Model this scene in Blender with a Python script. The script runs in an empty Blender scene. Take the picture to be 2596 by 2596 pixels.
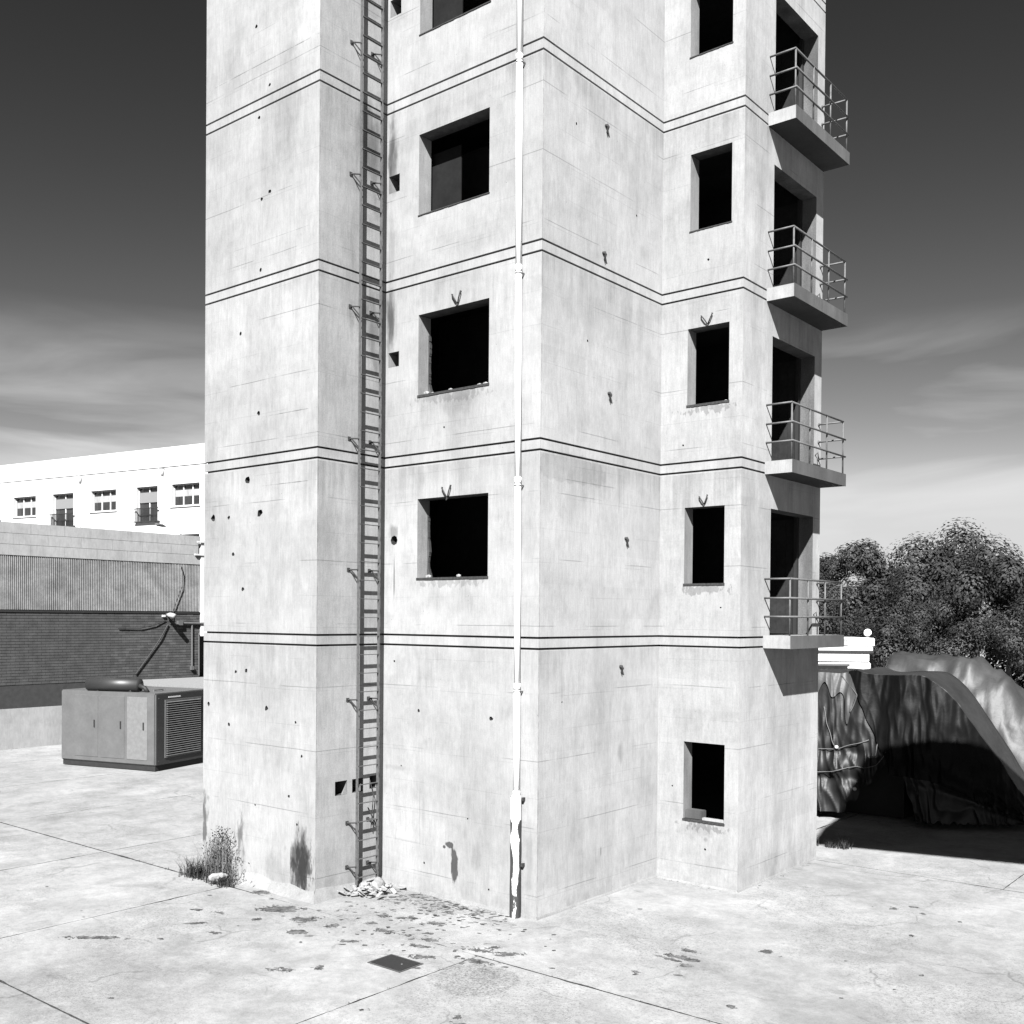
import bpy, bmesh, math, random
from mathutils import Vector, Matrix, noise
R = math.radians
rnd = random.Random(7)
sc = bpy.context.scene
COL = sc.collection

# ------------------------------------------------------------------ camera
CAMP = Vector((9.6025, -12.4009, 0.3044))
yaw, pitch, roll = -0.684636, -0.0106565, 0.0080159
fw = Vector((math.cos(pitch)*math.sin(yaw), math.cos(pitch)*math.cos(yaw), math.sin(pitch)))
rt = Vector((math.cos(yaw), -math.sin(yaw), 0))
up = rt.cross(fw)
c_, s_ = math.cos(roll), math.sin(roll)
rt, up = c_*rt + s_*up, -s_*rt + c_*up
cd = bpy.data.cameras.new('camera')
cam = bpy.data.objects.new('camera', cd); COL.objects.link(cam)
cam.matrix_world = Matrix(((rt.x, up.x, -fw.x, CAMP.x), (rt.y, up.y, -fw.y, CAMP.y), (rt.z, up.z, -fw.z, CAMP.z), (0, 0, 0, 1)))
cd.sensor_width = 36; cd.lens = 36.709; cd.shift_y = 295.7/2596
cd.clip_start = 0.1; cd.clip_end = 3000
sc.camera = cam

# ------------------------------------------------------------------ light
SUN = Vector((0.388, -0.637, 0.667)).normalized()
sd = bpy.data.lights.new('sun', 'SUN'); sd.energy = 5.0; sd.angle = R(0.5); sd.color = (1, 1, 1)
sun = bpy.data.objects.new('sun', sd); COL.objects.link(sun)
sun.rotation_euler = SUN.to_track_quat('Z', 'Y').to_euler(); sun.location = (20, -30, 30)

w = bpy.data.worlds.new('World'); sc.world = w; w.use_nodes = True
nt = w.node_tree; N = nt.nodes; L = nt.links; N.clear()
def wn(t, **k):
    n = N.new(t)
    for a, b in k.items(): setattr(n, a, b)
    return n
def wmath(op, a, b=None, clamp=False):
    n = wn('ShaderNodeMath', operation=op, use_clamp=clamp)
    for i, v in enumerate((a, b)):
        if v is None: continue
        if isinstance(v, (int, float)): n.inputs[i].default_value = v
        else: L.new(v, n.inputs[i])
    return n.outputs[0]
sky = wn('ShaderNodeTexSky', sky_type='NISHITA', sun_disc=False, sun_elevation=math.asin(SUN.z),
         sun_rotation=math.atan2(SUN.x, SUN.y), altitude=0.0, air_density=1.0, dust_density=0.6, ozone_density=1.0)
sep = wn('ShaderNodeSeparateColor'); L.new(sky.outputs[0], sep.inputs[0])
# black and white picture of a clear sky taken through a red filter: only the red light counts
SKY_GAIN, SKY_POW = 0.0465, 2.12
red = wmath('MULTIPLY', wmath('POWER', sep.outputs[0], SKY_POW), SKY_GAIN)
red = wmath('MINIMUM', red, 1.35)
tc = wn('ShaderNodeTexCoord'); sx = wn('ShaderNodeSeparateXYZ'); L.new(tc.outputs['Generated'], sx.inputs[0])
mp = wn('ShaderNodeMapping'); L.new(tc.outputs['Generated'], mp.inputs[0]); mp.inputs['Scale'].default_value = (1.6, 1.6, 9.0)
mp.inputs['Rotation'].default_value = (0.10, 0.16, 0); mp.inputs['Location'].default_value = (3.3, 1.7, 0.6)
nz = wn('ShaderNodeTexNoise'); L.new(mp.outputs[0], nz.inputs['Vector']); nz.inputs['Scale'].default_value = 1.9; nz.inputs['Detail'].default_value = 7; nz.inputs['Distortion'].default_value = 0.6
cr = wn('ShaderNodeMapRange'); L.new(nz.outputs[0], cr.inputs[0]); cr.inputs[1].default_value = 0.46; cr.inputs[2].default_value = 0.66
el = wn('ShaderNodeMapRange'); L.new(sx.outputs[2], el.inputs[0]); el.inputs[1].default_value = 0.27; el.inputs[2].default_value = 0.13
cm = wmath('MULTIPLY', cr.outputs[0], el.outputs[0])
mixv = wmath('ADD', wmath('MULTIPLY', red, wmath('SUBTRACT', 1.0, wmath('MULTIPLY', cm, 0.75))), wmath('MULTIPLY', cm, 1.15))
cmb = wn('ShaderNodeCombineColor')
for i in range(3): L.new(mixv, cmb.inputs[i])
bg = wn('ShaderNodeBackground'); bg.inputs[1].default_value = 0.1; L.new(cmb.outputs[0], bg.inputs[0])
wo = wn('ShaderNodeOutputWorld'); L.new(bg.outputs[0], wo.inputs[0])

sc.view_settings.view_transform = 'Standard'; sc.view_settings.look = 'None'
sc.view_settings.exposure = 2.38; sc.view_settings.gamma = 1.0
sc.view_settings.use_curve_mapping = False
sc.cycles.max_bounces = 6; sc.cycles.diffuse_bounces = 1

# ------------------------------------------------------------------ material helpers
class MT:
    def __init__(s, name):
        s.m = bpy.data.materials.new(name); s.m.use_nodes = True
        s.t = s.m.node_tree; s.N = s.t.nodes; s.L = s.t.links
        s.b = s.N['Principled BSDF']; s.b.inputs['Specular IOR Level'].default_value = 0.2
        s.P = s.N.new('ShaderNodeNewGeometry').outputs['Position']
    def put(s, sock, v):
        if hasattr(v, 'is_linked') or isinstance(v, bpy.types.NodeSocket): s.L.new(v, sock)
        else: sock.default_value = v
    def math(s, op, a, b=None, c=None, clamp=False):
        n = s.N.new('ShaderNodeMath'); n.operation = op; n.use_clamp = clamp
        for i, v in enumerate((a, b, c)):
            if v is not None: s.put(n.inputs[i], v)
        return n.outputs[0]
    def vec(s, op, a, b=None):
        n = s.N.new('ShaderNodeVectorMath'); n.operation = op
        s.put(n.inputs[0], a)
        if b is not None: s.put(n.inputs[1], b)
        return n.outputs['Value'] if op in ('LENGTH', 'DOT_PRODUCT') else n.outputs[0]
    def noise(s, scale, detail=4, v=None, mul=(1, 1, 1), dist=0.0, rough=0.55, off=(0, 0, 0)):
        v = s.vec('MULTIPLY', s.P if v is None else v, mul)
        v = s.vec('ADD', v, off)
        n = s.N.new('ShaderNodeTexNoise'); s.L.new(v, n.inputs['Vector'])
        n.inputs['Scale'].default_value = scale; n.inputs['Detail'].default_value = detail
        n.inputs['Distortion'].default_value = dist; n.inputs['Roughness'].default_value = rough
        return n.outputs[0]
    def rng(s, v, a, b, c=0.0, d=1.0, smooth=False):
        n = s.N.new('ShaderNodeMapRange'); s.put(n.inputs[0], v)
        if smooth: n.interpolation_type = 'SMOOTHSTEP'
        for i, x in enumerate((a, b, c, d)): n.inputs[i+1].default_value = x
        return n.outputs[0]
    def grey(s, v):
        n = s.N.new('ShaderNodeCombineColor')
        for i in range(3): s.L.new(v, n.inputs[i])
        s.L.new(n.outputs[0], s.b.inputs['Base Color'])
    def bump(s, h, strength, dist):
        n = s.N.new('ShaderNodeBump'); n.inputs['Strength'].default_value = strength; n.inputs['Distance'].default_value = dist
        s.L.new(h, n.inputs['Height']); s.L.new(n.outputs[0], s.b.inputs['Normal'])
    def spot(s, c, r, wob=0.5, nscale=6.0, stretch=(1, 1, 0.3), soft=0.35):
        v = s.vec('SUBTRACT', s.P, c)
        v = s.vec('MULTIPLY', v, tuple(1.0/x for x in r))
        d = s.vec('LENGTH', v)
        n = s.noise(nscale, 5, mul=stretch)
        d = s.math('ADD', d, s.rng(n, 0.25, 0.75, -wob, wob))
        return s.rng(d, 1.0, 1.0-soft, 0, 1, True)

WALLK = 0.725
def concrete(name, base, rough=0.9, streak=0.10, cloud=0.16, spots=(), lines=True, fine=0.10, pits=True, off=(0, 0, 0), dark=0.0, runoff=0.30):
    m = MT(name)
    a = m.noise(0.55, 7, dist=0.3, off=off)
    b = m.noise(3.2, 6, mul=(1, 1, 0.13), off=off)
    c = m.noise(55, 3)
    d = m.noise(2.4, 8, rough=0.7, off=off)
    e = m.noise(14, 5, mul=(1, 1, 0.35), rough=0.65)
    v = m.rng(a, 0.3, 0.7, 1-cloud, 1+cloud*0.55)
    v = m.math('MULTIPLY', v, m.rng(b, 0.3, 0.72, 1+streak*0.35, 1-streak*.7))
    v = m.math('MULTIPLY', v, m.rng(d, 0.45, 0.75, 1.03, 0.83))
    fz = m.noise(7.5, 7, mul=(1, 1, 0.55), rough=0.75, off=(2, 6, 3))
    v = m.math('MULTIPLY', v, m.rng(fz, 0.36, 0.68, 1.03, 0.94))
    v = m.math('MULTIPLY', v, m.rng(e, 0.3, 0.75, 1.04, 0.93))
    sc_ = m.noise(30, 4, mul=(1, 1, 0.10), rough=0.7, off=(4, 4, 1)); v = m.math('MULTIPLY', v, m.rng(sc_, 0.42, 0.68, 1.03, 0.90))
    v = m.math('MULTIPLY', v, m.rng(c, 0.25, 0.75, 1-fine, 1+fine*0.6))
    # darker runs of weathering, only in patches
    g = m.noise(1.3, 5, mul=(1, 1, 0.22), off=(3, 1, 7))
    v = m.math('MULTIPLY', v, m.rng(g, 0.54, 0.74, 1.0, 0.80 - dark))
    if lines:
        sq = m.N.new('ShaderNodeSeparateXYZ'); m.L.new(m.P, sq.inputs[0])
        t = m.math('FRACT', m.math('DIVIDE', m.math('ADD', sq.outputs[2], 299.2), 2.99))       # 1 just under a band
        st = m.noise(5.5, 5, mul=(1, 1, 0.03), rough=0.7, off=(off[0], off[1], 0))
        reach = m.math('ADD', m.rng(st, 0.35, 0.7, 0.97, 0.55), 0.0)
        run = m.math('MULTIPLY', m.math('DIVIDE', m.math('MAXIMUM', m.math('SUBTRACT', t, reach), 0.0), 0.35), m.rng(m.noise(0.7, 3, off=(off[2], 3, 5)), 0.35, 0.62, 0.1, 1.0))
        v = m.math('MULTIPLY', v, m.math('SUBTRACT', 1.0, m.math('MULTIPLY', run, m.math('MULTIPLY', m.rng(sq.outputs[2], -2.8, -2.4), runoff))))
        ft = m.math('MULTIPLY', m.rng(sq.outputs[2], -3.55, -4.2, 0, 1), m.rng(m.noise(4, 6, rough=.7, off=(8, 1, 1)), 0.42, 0.62, 0.0, 1.0))
        v = m.math('MULTIPLY', v, m.math('SUBTRACT', 1.0, m.math('MULTIPLY', ft, 0.16)))
        sc2 = m.vec('MULTIPLY', m.P, (.41, .41, 1.94)); sc2 = m.vec('FLOOR', m.vec('ADD', sc2, (off[0]+.3, off[1]+.3, .42)))
        wn_ = m.N.new('ShaderNodeTexWhiteNoise'); m.L.new(sc2, wn_.inputs['Vector'])
        v = m.math('MULTIPLY', v, m.rng(wn_.outputs['Value'], 0, 1, 0.955, 1.02))
        lev = m.noise(0.33, 2, mul=(.6, .6, 1.4), off=(off[1], 7, off[0]))
        v = m.math('MULTIPLY', v, m.rng(lev, 0.35, 0.65, 0.93, 1.05))
    if lines:   # pour and formwork joints: faint, broken
        sp = m.N.new('ShaderNodeSeparateXYZ'); m.L.new(m.P, sp.inputs[0])
        zz = m.math('ADD', sp.outputs[2], m.math('MULTIPLY', m.noise(0.9, 3), 0.03))
        for per, ph, wd, st in ((1.02, 0.3, 0.006, 0.40), (0.51, 0.1, 0.004, 0.16)):
            fr = m.math('FRACT', m.math('DIVIDE', m.math('ADD', zz, ph+50), per))
            di = m.math('ABSOLUTE', m.math('SUBTRACT', fr, 0.5))
            mk = m.rng(di, wd*1.6/per, wd*0.5/per, 0, 1)
            br = m.rng(m.noise(0.8, 4, mul=(1, 1, 2.2), off=(ph*9, 0, 0)), 0.475, 0.56, 0, 1)
            v = m.math('MULTIPLY', v, m.math('SUBTRACT', 1.0, m.math('MULTIPLY', m.math('MULTIPLY', mk, br), st)))
    if pits:
        vo = m.N.new('ShaderNodeTexVoronoi'); vo.inputs['Scale'].default_value = 7.5; m.L.new(m.P, vo.inputs['Vector'])
        pk = m.rng(vo.outputs['Distance'], 0.075, 0.03, 0, 1)
        pk = m.math('MULTIPLY', pk, m.rng(m.noise(1.7, 3, off=(9, 9, 9)), 0.52, 0.6, 0, 1))
        v = m.math('MULTIPLY', v, m.math('SUBTRACT', 1.0, m.math('MULTIPLY', pk, 0.5)))
    for sp_ in spots:
        k = m.spot(*sp_[:2], **sp_[3])
        v = m.math('MULTIPLY', v, m.math('ADD', m.math('MULTIPLY', k, sp_[2]-1.0), 1.0))
    v = m.math('MULTIPLY', v, base*WALLK)
    m.grey(v); m.b.inputs['Roughness'].default_value = rough
    h = m.math('ADD', m.math('MULTIPLY', c, 0.25), m.math('MULTIPLY', e, 0.6))
    m.bump(h, 0.35, 0.012)
    return m.m

def plain(name, col, rough=0.7, metal=0.0, var=0.12, nscale=9, spec=0.3, bump=0.1, stretch=(1, 1, 1)):
    m = MT(name)
    n = m.noise(nscale, 5, mul=stretch); n2 = m.noise(nscale*6, 3)
    v = m.math('MULTIPLY', m.rng(n, 0.3, 0.7, 1-var, 1+var), m.rng(n2, 0.3, 0.7, 1-var*0.5, 1+var*0.5))
    v = m.math('MULTIPLY', v, col*.92); m.grey(v)
    m.b.inputs['Roughness'].default_value = rough; m.b.inputs['Metallic'].default_value = metal
    m.b.inputs['Specular IOR Level'].default_value = spec
    if bump: m.bump(n2, bump, 0.01)
    return m.m

Y0_ = -1.4725
def rep(x, k=0.25): return dict(wob=k)
SP = lambda c, r, mul, **k: (c, r, mul, k)
def crack(axis, c, half, st=.62, th=.006):
    rr = [.5, .5, th]; rr[axis] = half
    return SP(c, tuple(rr), st, wob=.75, nscale=3.0, stretch=(1, 1, 0), soft=.5)
wall_spots = [
    crack(0, (-4.75, Y0_, 9.552), 1.7, .45, .009), crack(0, (-4.7, Y0_, 10.10), .55, .7), crack(0, (-4.6, Y0_, 6.57), 1.5, .68), crack(0, (-4.1, Y0_, 3.635), .85, .5, .008),
    crack(0, (-5.3, Y0_, 4.25), .8, .85), crack(0, (-4.1, Y0_, 2.478), .85, .5, .009), crack(0, (-4.2, Y0_, -1.477), .8, .8), crack(0, (-6.2, Y0_, 2.3), .25, .7),
    # burn marks at the foot of the first face
    SP((-3.70, -1.47, -3.72), (0.35, 0.5, 0.60), 0.24, wob=0.5, nscale=9, soft=0.6),
    SP((-3.68, -1.47, -3.74), (0.27, 0.5, 0.50), 0.34, wob=0.9, nscale=16, soft=0.5),
    SP((-6.33, -1.47, -3.30), (0.11, 0.5, 0.58), 0.30, wob=0.8, nscale=9, soft=0.7),
    SP((-5.30, -1.47, -3.50), (0.13, 0.5, 0.50), 0.38, wob=0.9, nscale=9, soft=0.8),
    SP((-4.4, -1.47, -3.9), (0.5, 0.5, 0.35), 0.88, wob=0.6, nscale=4, soft=0.6),
]
M_A = concrete('weathered concrete', 0.222, spots=wall_spots, off=(0, 0, 0))
spots23 = [SP((-1.8, 0, 3.86), (.75, .5, .09), .74, wob=1.1, nscale=13, stretch=(1, 1, .6), soft=.4), SP((-1.8, 0, .86), (.75, .5, .07), .74, wob=1.1, nscale=13, stretch=(1, 1, .6), soft=.4),
    crack(0, (-2.83, 0, 10.08), .25, .75), crack(0, (-.95, 0, 9.38), .35, .8), crack(0, (-1.8, 0, 3.45), 1.4, .86),
    SP((-2.9, 0, -2.87), (.44, .5, .6), 1.045, wob=.12, nscale=3, soft=.05), SP((-2.46, 0, -2.9), (.012, .5, .6), .80, wob=.4, nscale=5, soft=.5), SP((-2.9, 0, -3.44), (.45, .5, .02), .86, wob=.5, nscale=5, soft=.5), SP((-2.95, 0, -2.24), (.35, .5, .06), .86, wob=.8, nscale=5, soft=.7),
    SP((-1.68, 0, -3.66), (0.125, 0.5, 0.30), 0.20, wob=0.7, nscale=11, soft=0.35),
    SP((-1.79, 0, -3.37), (0.11, 0.5, 0.06), 0.20, wob=0.5, nscale=9, soft=0.3),
    SP((-1.90, 0, -3.42), (0.035, 0.5, 0.03), 0.20, wob=0.4, nscale=9, soft=0.3),
    SP((-1.2, 0, -3.5), (0.13, 0.5, 0.3), 0.85, wob=0.5, nscale=4, soft=0.5),
    SP((-3.21, 0, 8.15), (0.16, 0.6, 0.85), 0.40, wob=0.6, nscale=5, soft=0.8), SP((-3.24, 0, 8.2), (0.09, 0.6, 0.6), 0.55, wob=0.6, nscale=9, soft=0.7),
    SP((-3.20, 0, 5.35), (0.17, 0.6, 0.75), 0.38, wob=0.6, nscale=5, soft=0.8), SP((-3.23, 0, 5.4), (0.09, 0.6, 0.5), 0.55, wob=0.6, nscale=9, soft=0.7),
    SP((-3.22, 0, 6.6), (0.10, 0.6, 0.9), 0.80, wob=0.7, nscale=4, soft=0.8),
    SP((-3.12, 0, 1.73), (0.13, 0.6, 0.16), 0.55, wob=0.5, nscale=6, soft=0.6),
    SP((-3.10, 0, 0.95), (0.024, 0.6, 0.50), 0.40, wob=0.3, nscale=5, soft=0.7),
    SP((-1.75, 0, 0.55), (0.7, 0.6, 0.28), 0.88, wob=0.9, nscale=3, soft=0.8),
    SP((-1.75, 0, 3.72), (0.45, 0.6, 0.20), 0.84, wob=0.9, nscale=3, soft=0.7),
    SP((-0.15, 0, -3.4), (0.09, 0.6, 0.5), 0.82, wob=0.6, nscale=5, soft=0.6),
    SP((-2.38, 0, -2.9), (0.05, 0.6, 0.5), 0.88, wob=0.3, nscale=5, soft=0.7),
]
M_B = concrete('weathered concrete with scorch marks', 0.228, spots=spots23, off=(4, 2, 1), cloud=0.12)
spots12 = [SP((-3.342, -1.4725, 3), (.5, .014, 9), .72, wob=1.1, nscale=7, stretch=(1, 1, 1), soft=.4), SP((-3.34, -0.35, 5.1), (0.6, 0.42, 0.9), 0.50, wob=0.8, nscale=3, soft=0.9),
           SP((-3.34, -0.4, 8.0), (0.6, 0.38, 1.0), 0.52, wob=0.8, nscale=3, soft=0.9),
           SP((-3.34, -1.3, 1.7), (0.6, 0.3, 0.8), 0.85, wob=0.8, nscale=3, soft=0.9)]
M_C = concrete('greyer stained concrete', 0.235, streak=0.2, cloud=0.18, spots=spots12, off=(1, 5, 2), fine=0.16, dark=0.05)
spots34 = [SP((0, 0, 2.5), (.5, .014, 9), .72, wob=1.1, nscale=7, stretch=(1, 1, 1), soft=.4), crack(1, (0, 1.3, 2.45), 1.15, .70, .010), crack(1, (0, .8, 4.155), .85, .80), crack(1, (0, 1.9, 7.17), 1.6, .86), crack(1, (0, 2.4, -2.25), 1.05, .85), crack(1, (0, 1.6, -.9), 1.5, .9),
SP((0, 0.9, 2.62), (0.5, 1.1, 0.24), 0.84, wob=0.35, nscale=2.5, soft=0.15),
           SP((0, 0.5, -3.2), (0.5, 1.6, 0.75), 0.93, wob=0.35, nscale=1.5, soft=0.1),
           SP((0, 1.2, 5.3), (0.5, 1.3, 0.6), 0.88, wob=0.9, nscale=2, soft=0.9),
           SP((0, 2.25, -1.95), (0.5, 0.12, 0.22), 0.75, wob=0.4, nscale=5, soft=0.8),
           SP((0, 1.7, -3.5), (0.5, 0.02, 0.1), 0.45, wob=0.2, nscale=5, soft=0.6)]
M_D = concrete('streaked concrete', 0.30, streak=0.15, cloud=0.15, spots=spots34, off=(7, 3, 4), fine=0.13)
M_E = concrete('pale concrete', 0.222, streak=0.10, cloud=0.10, off=(2, 8, 6), spots=[crack(0, (1.2, 3.44, 5.5), .2, .6)]+[SP((.9, 3.44, z_-.07), (.42, .5, .08), .66, wob=1.15, nscale=15, stretch=(1, 1, .6), soft=.4) for z_ in (-3.17, .88, 3.94)]+[
    SP((0.75, 3.44, -3.3), (0.35, 0.5, 0.14), 0.88, wob=0.9, nscale=7, soft=0.6, stretch=(1, 1, 1)),
    SP((0.95, 3.44, -3.45), (0.06, 0.5, 0.06), 0.7, wob=0.4, nscale=9, soft=0.6)])
M_F = concrete('streaked grey concrete by the doors', 0.30, streak=0.2, cloud=0.18, spots=[crack(1, (1.56, 5.4, -2.79), 1.2, .78, .012), crack(1, (1.56, 5.2, -1.6), .9, .86)], off=(5, 5, 9), fine=0.12, dark=0.06)
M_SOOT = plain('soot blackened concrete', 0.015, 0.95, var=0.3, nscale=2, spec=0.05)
M_JOINT = concrete('recessed joint concrete', 0.055, lines=False, pits=False)
M_SLABEDGE = concrete('dirty balcony edge', 0.075, streak=0.35, cloud=0.3, lines=False, off=(3, 3, 3))
M_UNDER = concrete('shade-toned balcony underside', 0.05, streak=0.1, cloud=0.4, lines=False)  # darker than the slab: underside shade put into the colour
M_REVEAL = concrete('rough reveal concrete with depth shade', 0.105, streak=0.55, cloud=0.4, lines=False, fine=0.35, spots=[
    SP((-1.8, .34, 4.5), (9, .24, 30), .42, wob=.35, nscale=6, stretch=(1, 1, .5), soft=.8), SP((.9, 3.80, 4.5), (.9, .26, 30), .42, wob=.35, nscale=6, stretch=(1, 1, .5), soft=.8)])  # spots darken the inner depth, recess shade painted into the tone
M_SOFFIT = concrete('shade-darkened soffit', 0.03, lines=False, cloud=.5, pits=False)  # near-black tone carries the shade inside the openings
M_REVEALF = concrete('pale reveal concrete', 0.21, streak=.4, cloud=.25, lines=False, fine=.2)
M_SKIRT = concrete('mortar fillet', 0.175, lines=False, fine=0.2, cloud=0.2)
M_STEEL = plain('painted ladder steel', 0.045, 0.6, 0.0, 0.3, 20)
M_RAIL = plain('galvanised rail steel', 0.052, 0.6, 0.0, 0.25, 15)
M_RUST = plain('rusted iron', 0.016, 0.85, 0.0, 0.5, 30)
M_SILL = plain('rusted sill angle', 0.014, 0.8, 0.0, 0.5, 25)
M_PIPE = plain('white plastic pipe', 0.72, 0.45, 0, 0.04, 4, 0.4, 0.02)
M_DOOR = plain('dark grey door metal', 0.013, 0.6, 0.0, 0.3, 3, 0.08)
M_FRAME = plain('door frame steel', 0.007, 0.7, 0.0, 0.2, 5)
M_BLACK = plain('black paint', 0.008, 0.7, 0, 0.3, 10)
M_WHITE = plain('white render', 0.36, 0.85, 0, 0.03, 1.0, 0.2, 0.15)
M_WHITE2 = plain('white render in relief', 0.29, 0.85, 0, 0.04, 2.0, 0.2)
M_ALU = plain('white window frame', 0.3, 0.5, 0, 0.05, 5)
M_GLASS = plain('dark window glass', 0.015, 0.08, 0, 0.3, 1.0, 0.6, 0)
M_BLIND = plain('roller blind', 0.10, 0.8, 0, 0.06, 4, stretch=(1, 1, 12))

# peeling pipe guard
def mat_peel():
    m = MT('peeling white paint on rusty guard')
    n = m.noise(7, 6, mul=(1, 1, 0.35), rough=0.65, off=(0.3, 0, 1.5))
    sp = m.N.new('ShaderNodeSeparateXYZ'); m.L.new(m.P, sp.inputs[0])
    q = m.math('ADD', m.math('MULTIPLY', m.math('ADD', sp.outputs[0], 0.345), 0.77), m.math('MULTIPLY', m.math('ADD', sp.outputs[1], 0.097), 0.63))
    edge = m.rng(m.math('ABSOLUTE', m.math('ADD', q, m.math('MULTIPLY', m.math('SUBTRACT', m.noise(3.5, 3, off=(1, 1, 4)), .5), .07))), 0.015, 0.07, -0.15, 0.22)
    low = m.rng(sp.outputs[2], -3.55, -3.95, 0.0, 0.20)
    mid = m.rng(sp.outputs[2], -2.70, -2.82, -0.4, 0.0)
    k = m.math('ADD', m.math('ADD', n, edge), m.math('ADD', low, mid))
    mask = m.rng(k, 0.56, 0.58)
    v = m.math('ADD', m.math('MULTIPLY', mask, -0.335), 0.36)
    v = m.math('MULTIPLY', v, m.rng(m.noise(25, 4), 0.3, 0.7, 0.8, 1.1))
    m.grey(v); m.bump(mask, 0.5, -0.004)
    return m.m
M_PEEL = mat_peel()

G_ = -4.251
def mat_ground():
    m = MT('worn concrete paving')
    a = m.noise(0.35, 8, dist=0.5); b = m.noise(1.6, 8, rough=0.68, dist=0.4); c = m.noise(38, 4, rough=0.7); d = m.noise(110, 2)
    fl = m.noise(2.6, 8, mul=(0.55, 1.3, 1), rough=0.7, off=(5, 2, 0))
    v = m.rng(a, 0.32, 0.66, 0.80, 1.10)
    v = m.math('MULTIPLY', v, m.rng(b, 0.36, 0.68, 1.08, 0.74))
    g2 = m.noise(9, 7, rough=0.8, off=(1, 7, 0)); v = m.math('MULTIPLY', v, m.rng(g2, 0.36, 0.66, 1.07, 0.84))
    rough_zone = m.rng(m.noise(0.5, 5, off=(11, 4, 0)), 0.42, 0.62, 0.25, 1.0)
    sp = m.rng(c, 0.50, 0.66, 0.0, 1.0)
    v = m.math('MULTIPLY', v, m.math('SUBTRACT', 1.0, m.math('MULTIPLY', m.math('MULTIPLY', sp, rough_zone), 0.5)))
    v = m.math('MULTIPLY', v, m.rng(d, 0.25, 0.75, 0.9, 1.08))
    fm = m.rng(fl, 0.60, 0.655, 0.0, 1.0)
    v = m.math('MULTIPLY', v, m.math('SUBTRACT', 1.0, m.math('MULTIPLY', fm, 0.20)))
    for c_, r_, st_ in (((-2.2, -1.9, G_), (1.6, .8, 1), .16), ((-1.5, -.3, G_), (1.3, .45, 1), .16), ((-2.3, -6.0, G_), (2.2, 2.6, 1), .22), ((2.7, -3.4, G_), (1.8, 1.6, 1), .18), ((3.6, -.6, G_), (1.5, .7, 1), .12), ((-.6, -4.6, G_), (1.0, .9, 1), .12)):
        k = m.spot(c_, r_, wob=0.7, nscale=1.3, stretch=(1, 1, 1), soft=0.8)
        k = m.math('MULTIPLY', k, m.rng(m.noise(17, 6, rough=.85, off=(3, 3, 3)), .38, .6, .35, 1.0))
        v = m.math('MULTIPLY', v, m.math('SUBTRACT', 1.0, m.math('MULTIPLY', k, st_)))
    # round patch of rough aggregate
    k = m.spot((1.0, -2.55, -4.25), (0.60, 0.60, 1), wob=0.12, nscale=3, stretch=(1, 1, 1), soft=0.12)
    k2 = m.math('MULTIPLY', k, m.rng(c, 0.42, 0.56, 0.15, 1.0))
    v = m.math('MULTIPLY', v, m.math('SUBTRACT', 1.0, m.math('MULTIPLY', k2, 0.33)))
    # gritty dirt in front of the second face
    k = m.spot((-1.8, -0.25, -4.25), (1.5, 0.8, 1), wob=0.4, nscale=2, stretch=(1, 1, 1), soft=0.5)
    c3 = m.noise(26, 5, rough=0.75)
    k2 = m.math('MULTIPLY', k, m.rng(c3, 0.52, 0.62, 0.0, 1.0))
    v = m.math('MULTIPLY', v, m.math('SUBTRACT', 1.0, m.math('MULTIPLY', k2, 0.5)))
    # curved crazing lines
    vo = m.N.new('ShaderNodeTexVoronoi'); vo.feature = 'DISTANCE_TO_EDGE'; vo.inputs['Scale'].default_value = 0.42
    dv = m.vec('ADD', m.P, m.vec('MULTIPLY', m.N_col(1.2), (0.9, 0.9, 0)))
    m.L.new(dv, vo.inputs['Vector'])
    ln = m.rng(vo.outputs['Distance'], 0.010, 0.003)
    ln = m.math('MULTIPLY', ln, m.rng(m.noise(0.9, 4, off=(2, 2, 2)), 0.5, 0.58))
    v = m.math('MULTIPLY', v, m.math('SUBTRACT', 1.0, m.math('MULTIPLY', ln, 0.28)))
    v = m.math('MULTIPLY', v, 0.160)
    m.grey(v); m.b.inputs['Roughness'].default_value = 0.92
    m.bump(m.math('ADD', c, m.math('MULTIPLY', b, 1.5)), 0.5, 0.012)
    return m.m
def N_col(self, scale):
    n = self.N.new('ShaderNodeTexNoise'); n.inputs['Scale'].default_value = scale; n.inputs['Detail'].default_value = 4
    self.L.new(self.P, n.inputs['Vector']); return n.outputs['Color']
MT.N_col = N_col
M_GROUND = mat_ground()
M_DIRT = plain('dirt in joints', 0.025, 0.95, 0, 0.4, 12, 0.1)
M_TAR = plain('old tar stains', 0.050, 0.9, 0, 0.75, 11, 0.1)
M_COVER = plain('cast iron cover', 0.009, 0.6, 0.2, 0.25, 30)
M_STONE = plain('pale rubble stone', 0.14, 0.9, 0, 0.2, 14)
M_WEED = plain('weed leaves', 0.019, 0.8, 0, 0.4, 20, 0.1)
M_DRY = plain('dry weed stems', 0.085, 0.85, 0, 0.4, 20, 0.1)
M_BARK = plain('bark', 0.04, 0.95, 0, 0.3, 8)
M_LEAFA = plain('dark foliage', 0.015, 0.65, 0, 0.6, .5, 0.12, 0)
M_LEAFB = plain('lighter foliage', 0.022, 0.65, 0, 0.5, .5, 0.15, 0)
M_BRICK = plain('dark brick', 0.030, 0.9, 0, 0.25, 3)
M_BRICK2 = plain('mid brick', 0.040, 0.9, 0, 0.25, 3)
M_MORTAR = plain('mortar', 0.018, 0.95, 0, 0.2, 6)
M_FASCIA = concrete('pale fascia concrete', 0.24, lines=False, pits=False, cloud=0.08)
M_LOUV = plain('painted louvre slats', 0.13, 0.8, 0, 0.3, 2)
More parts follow.
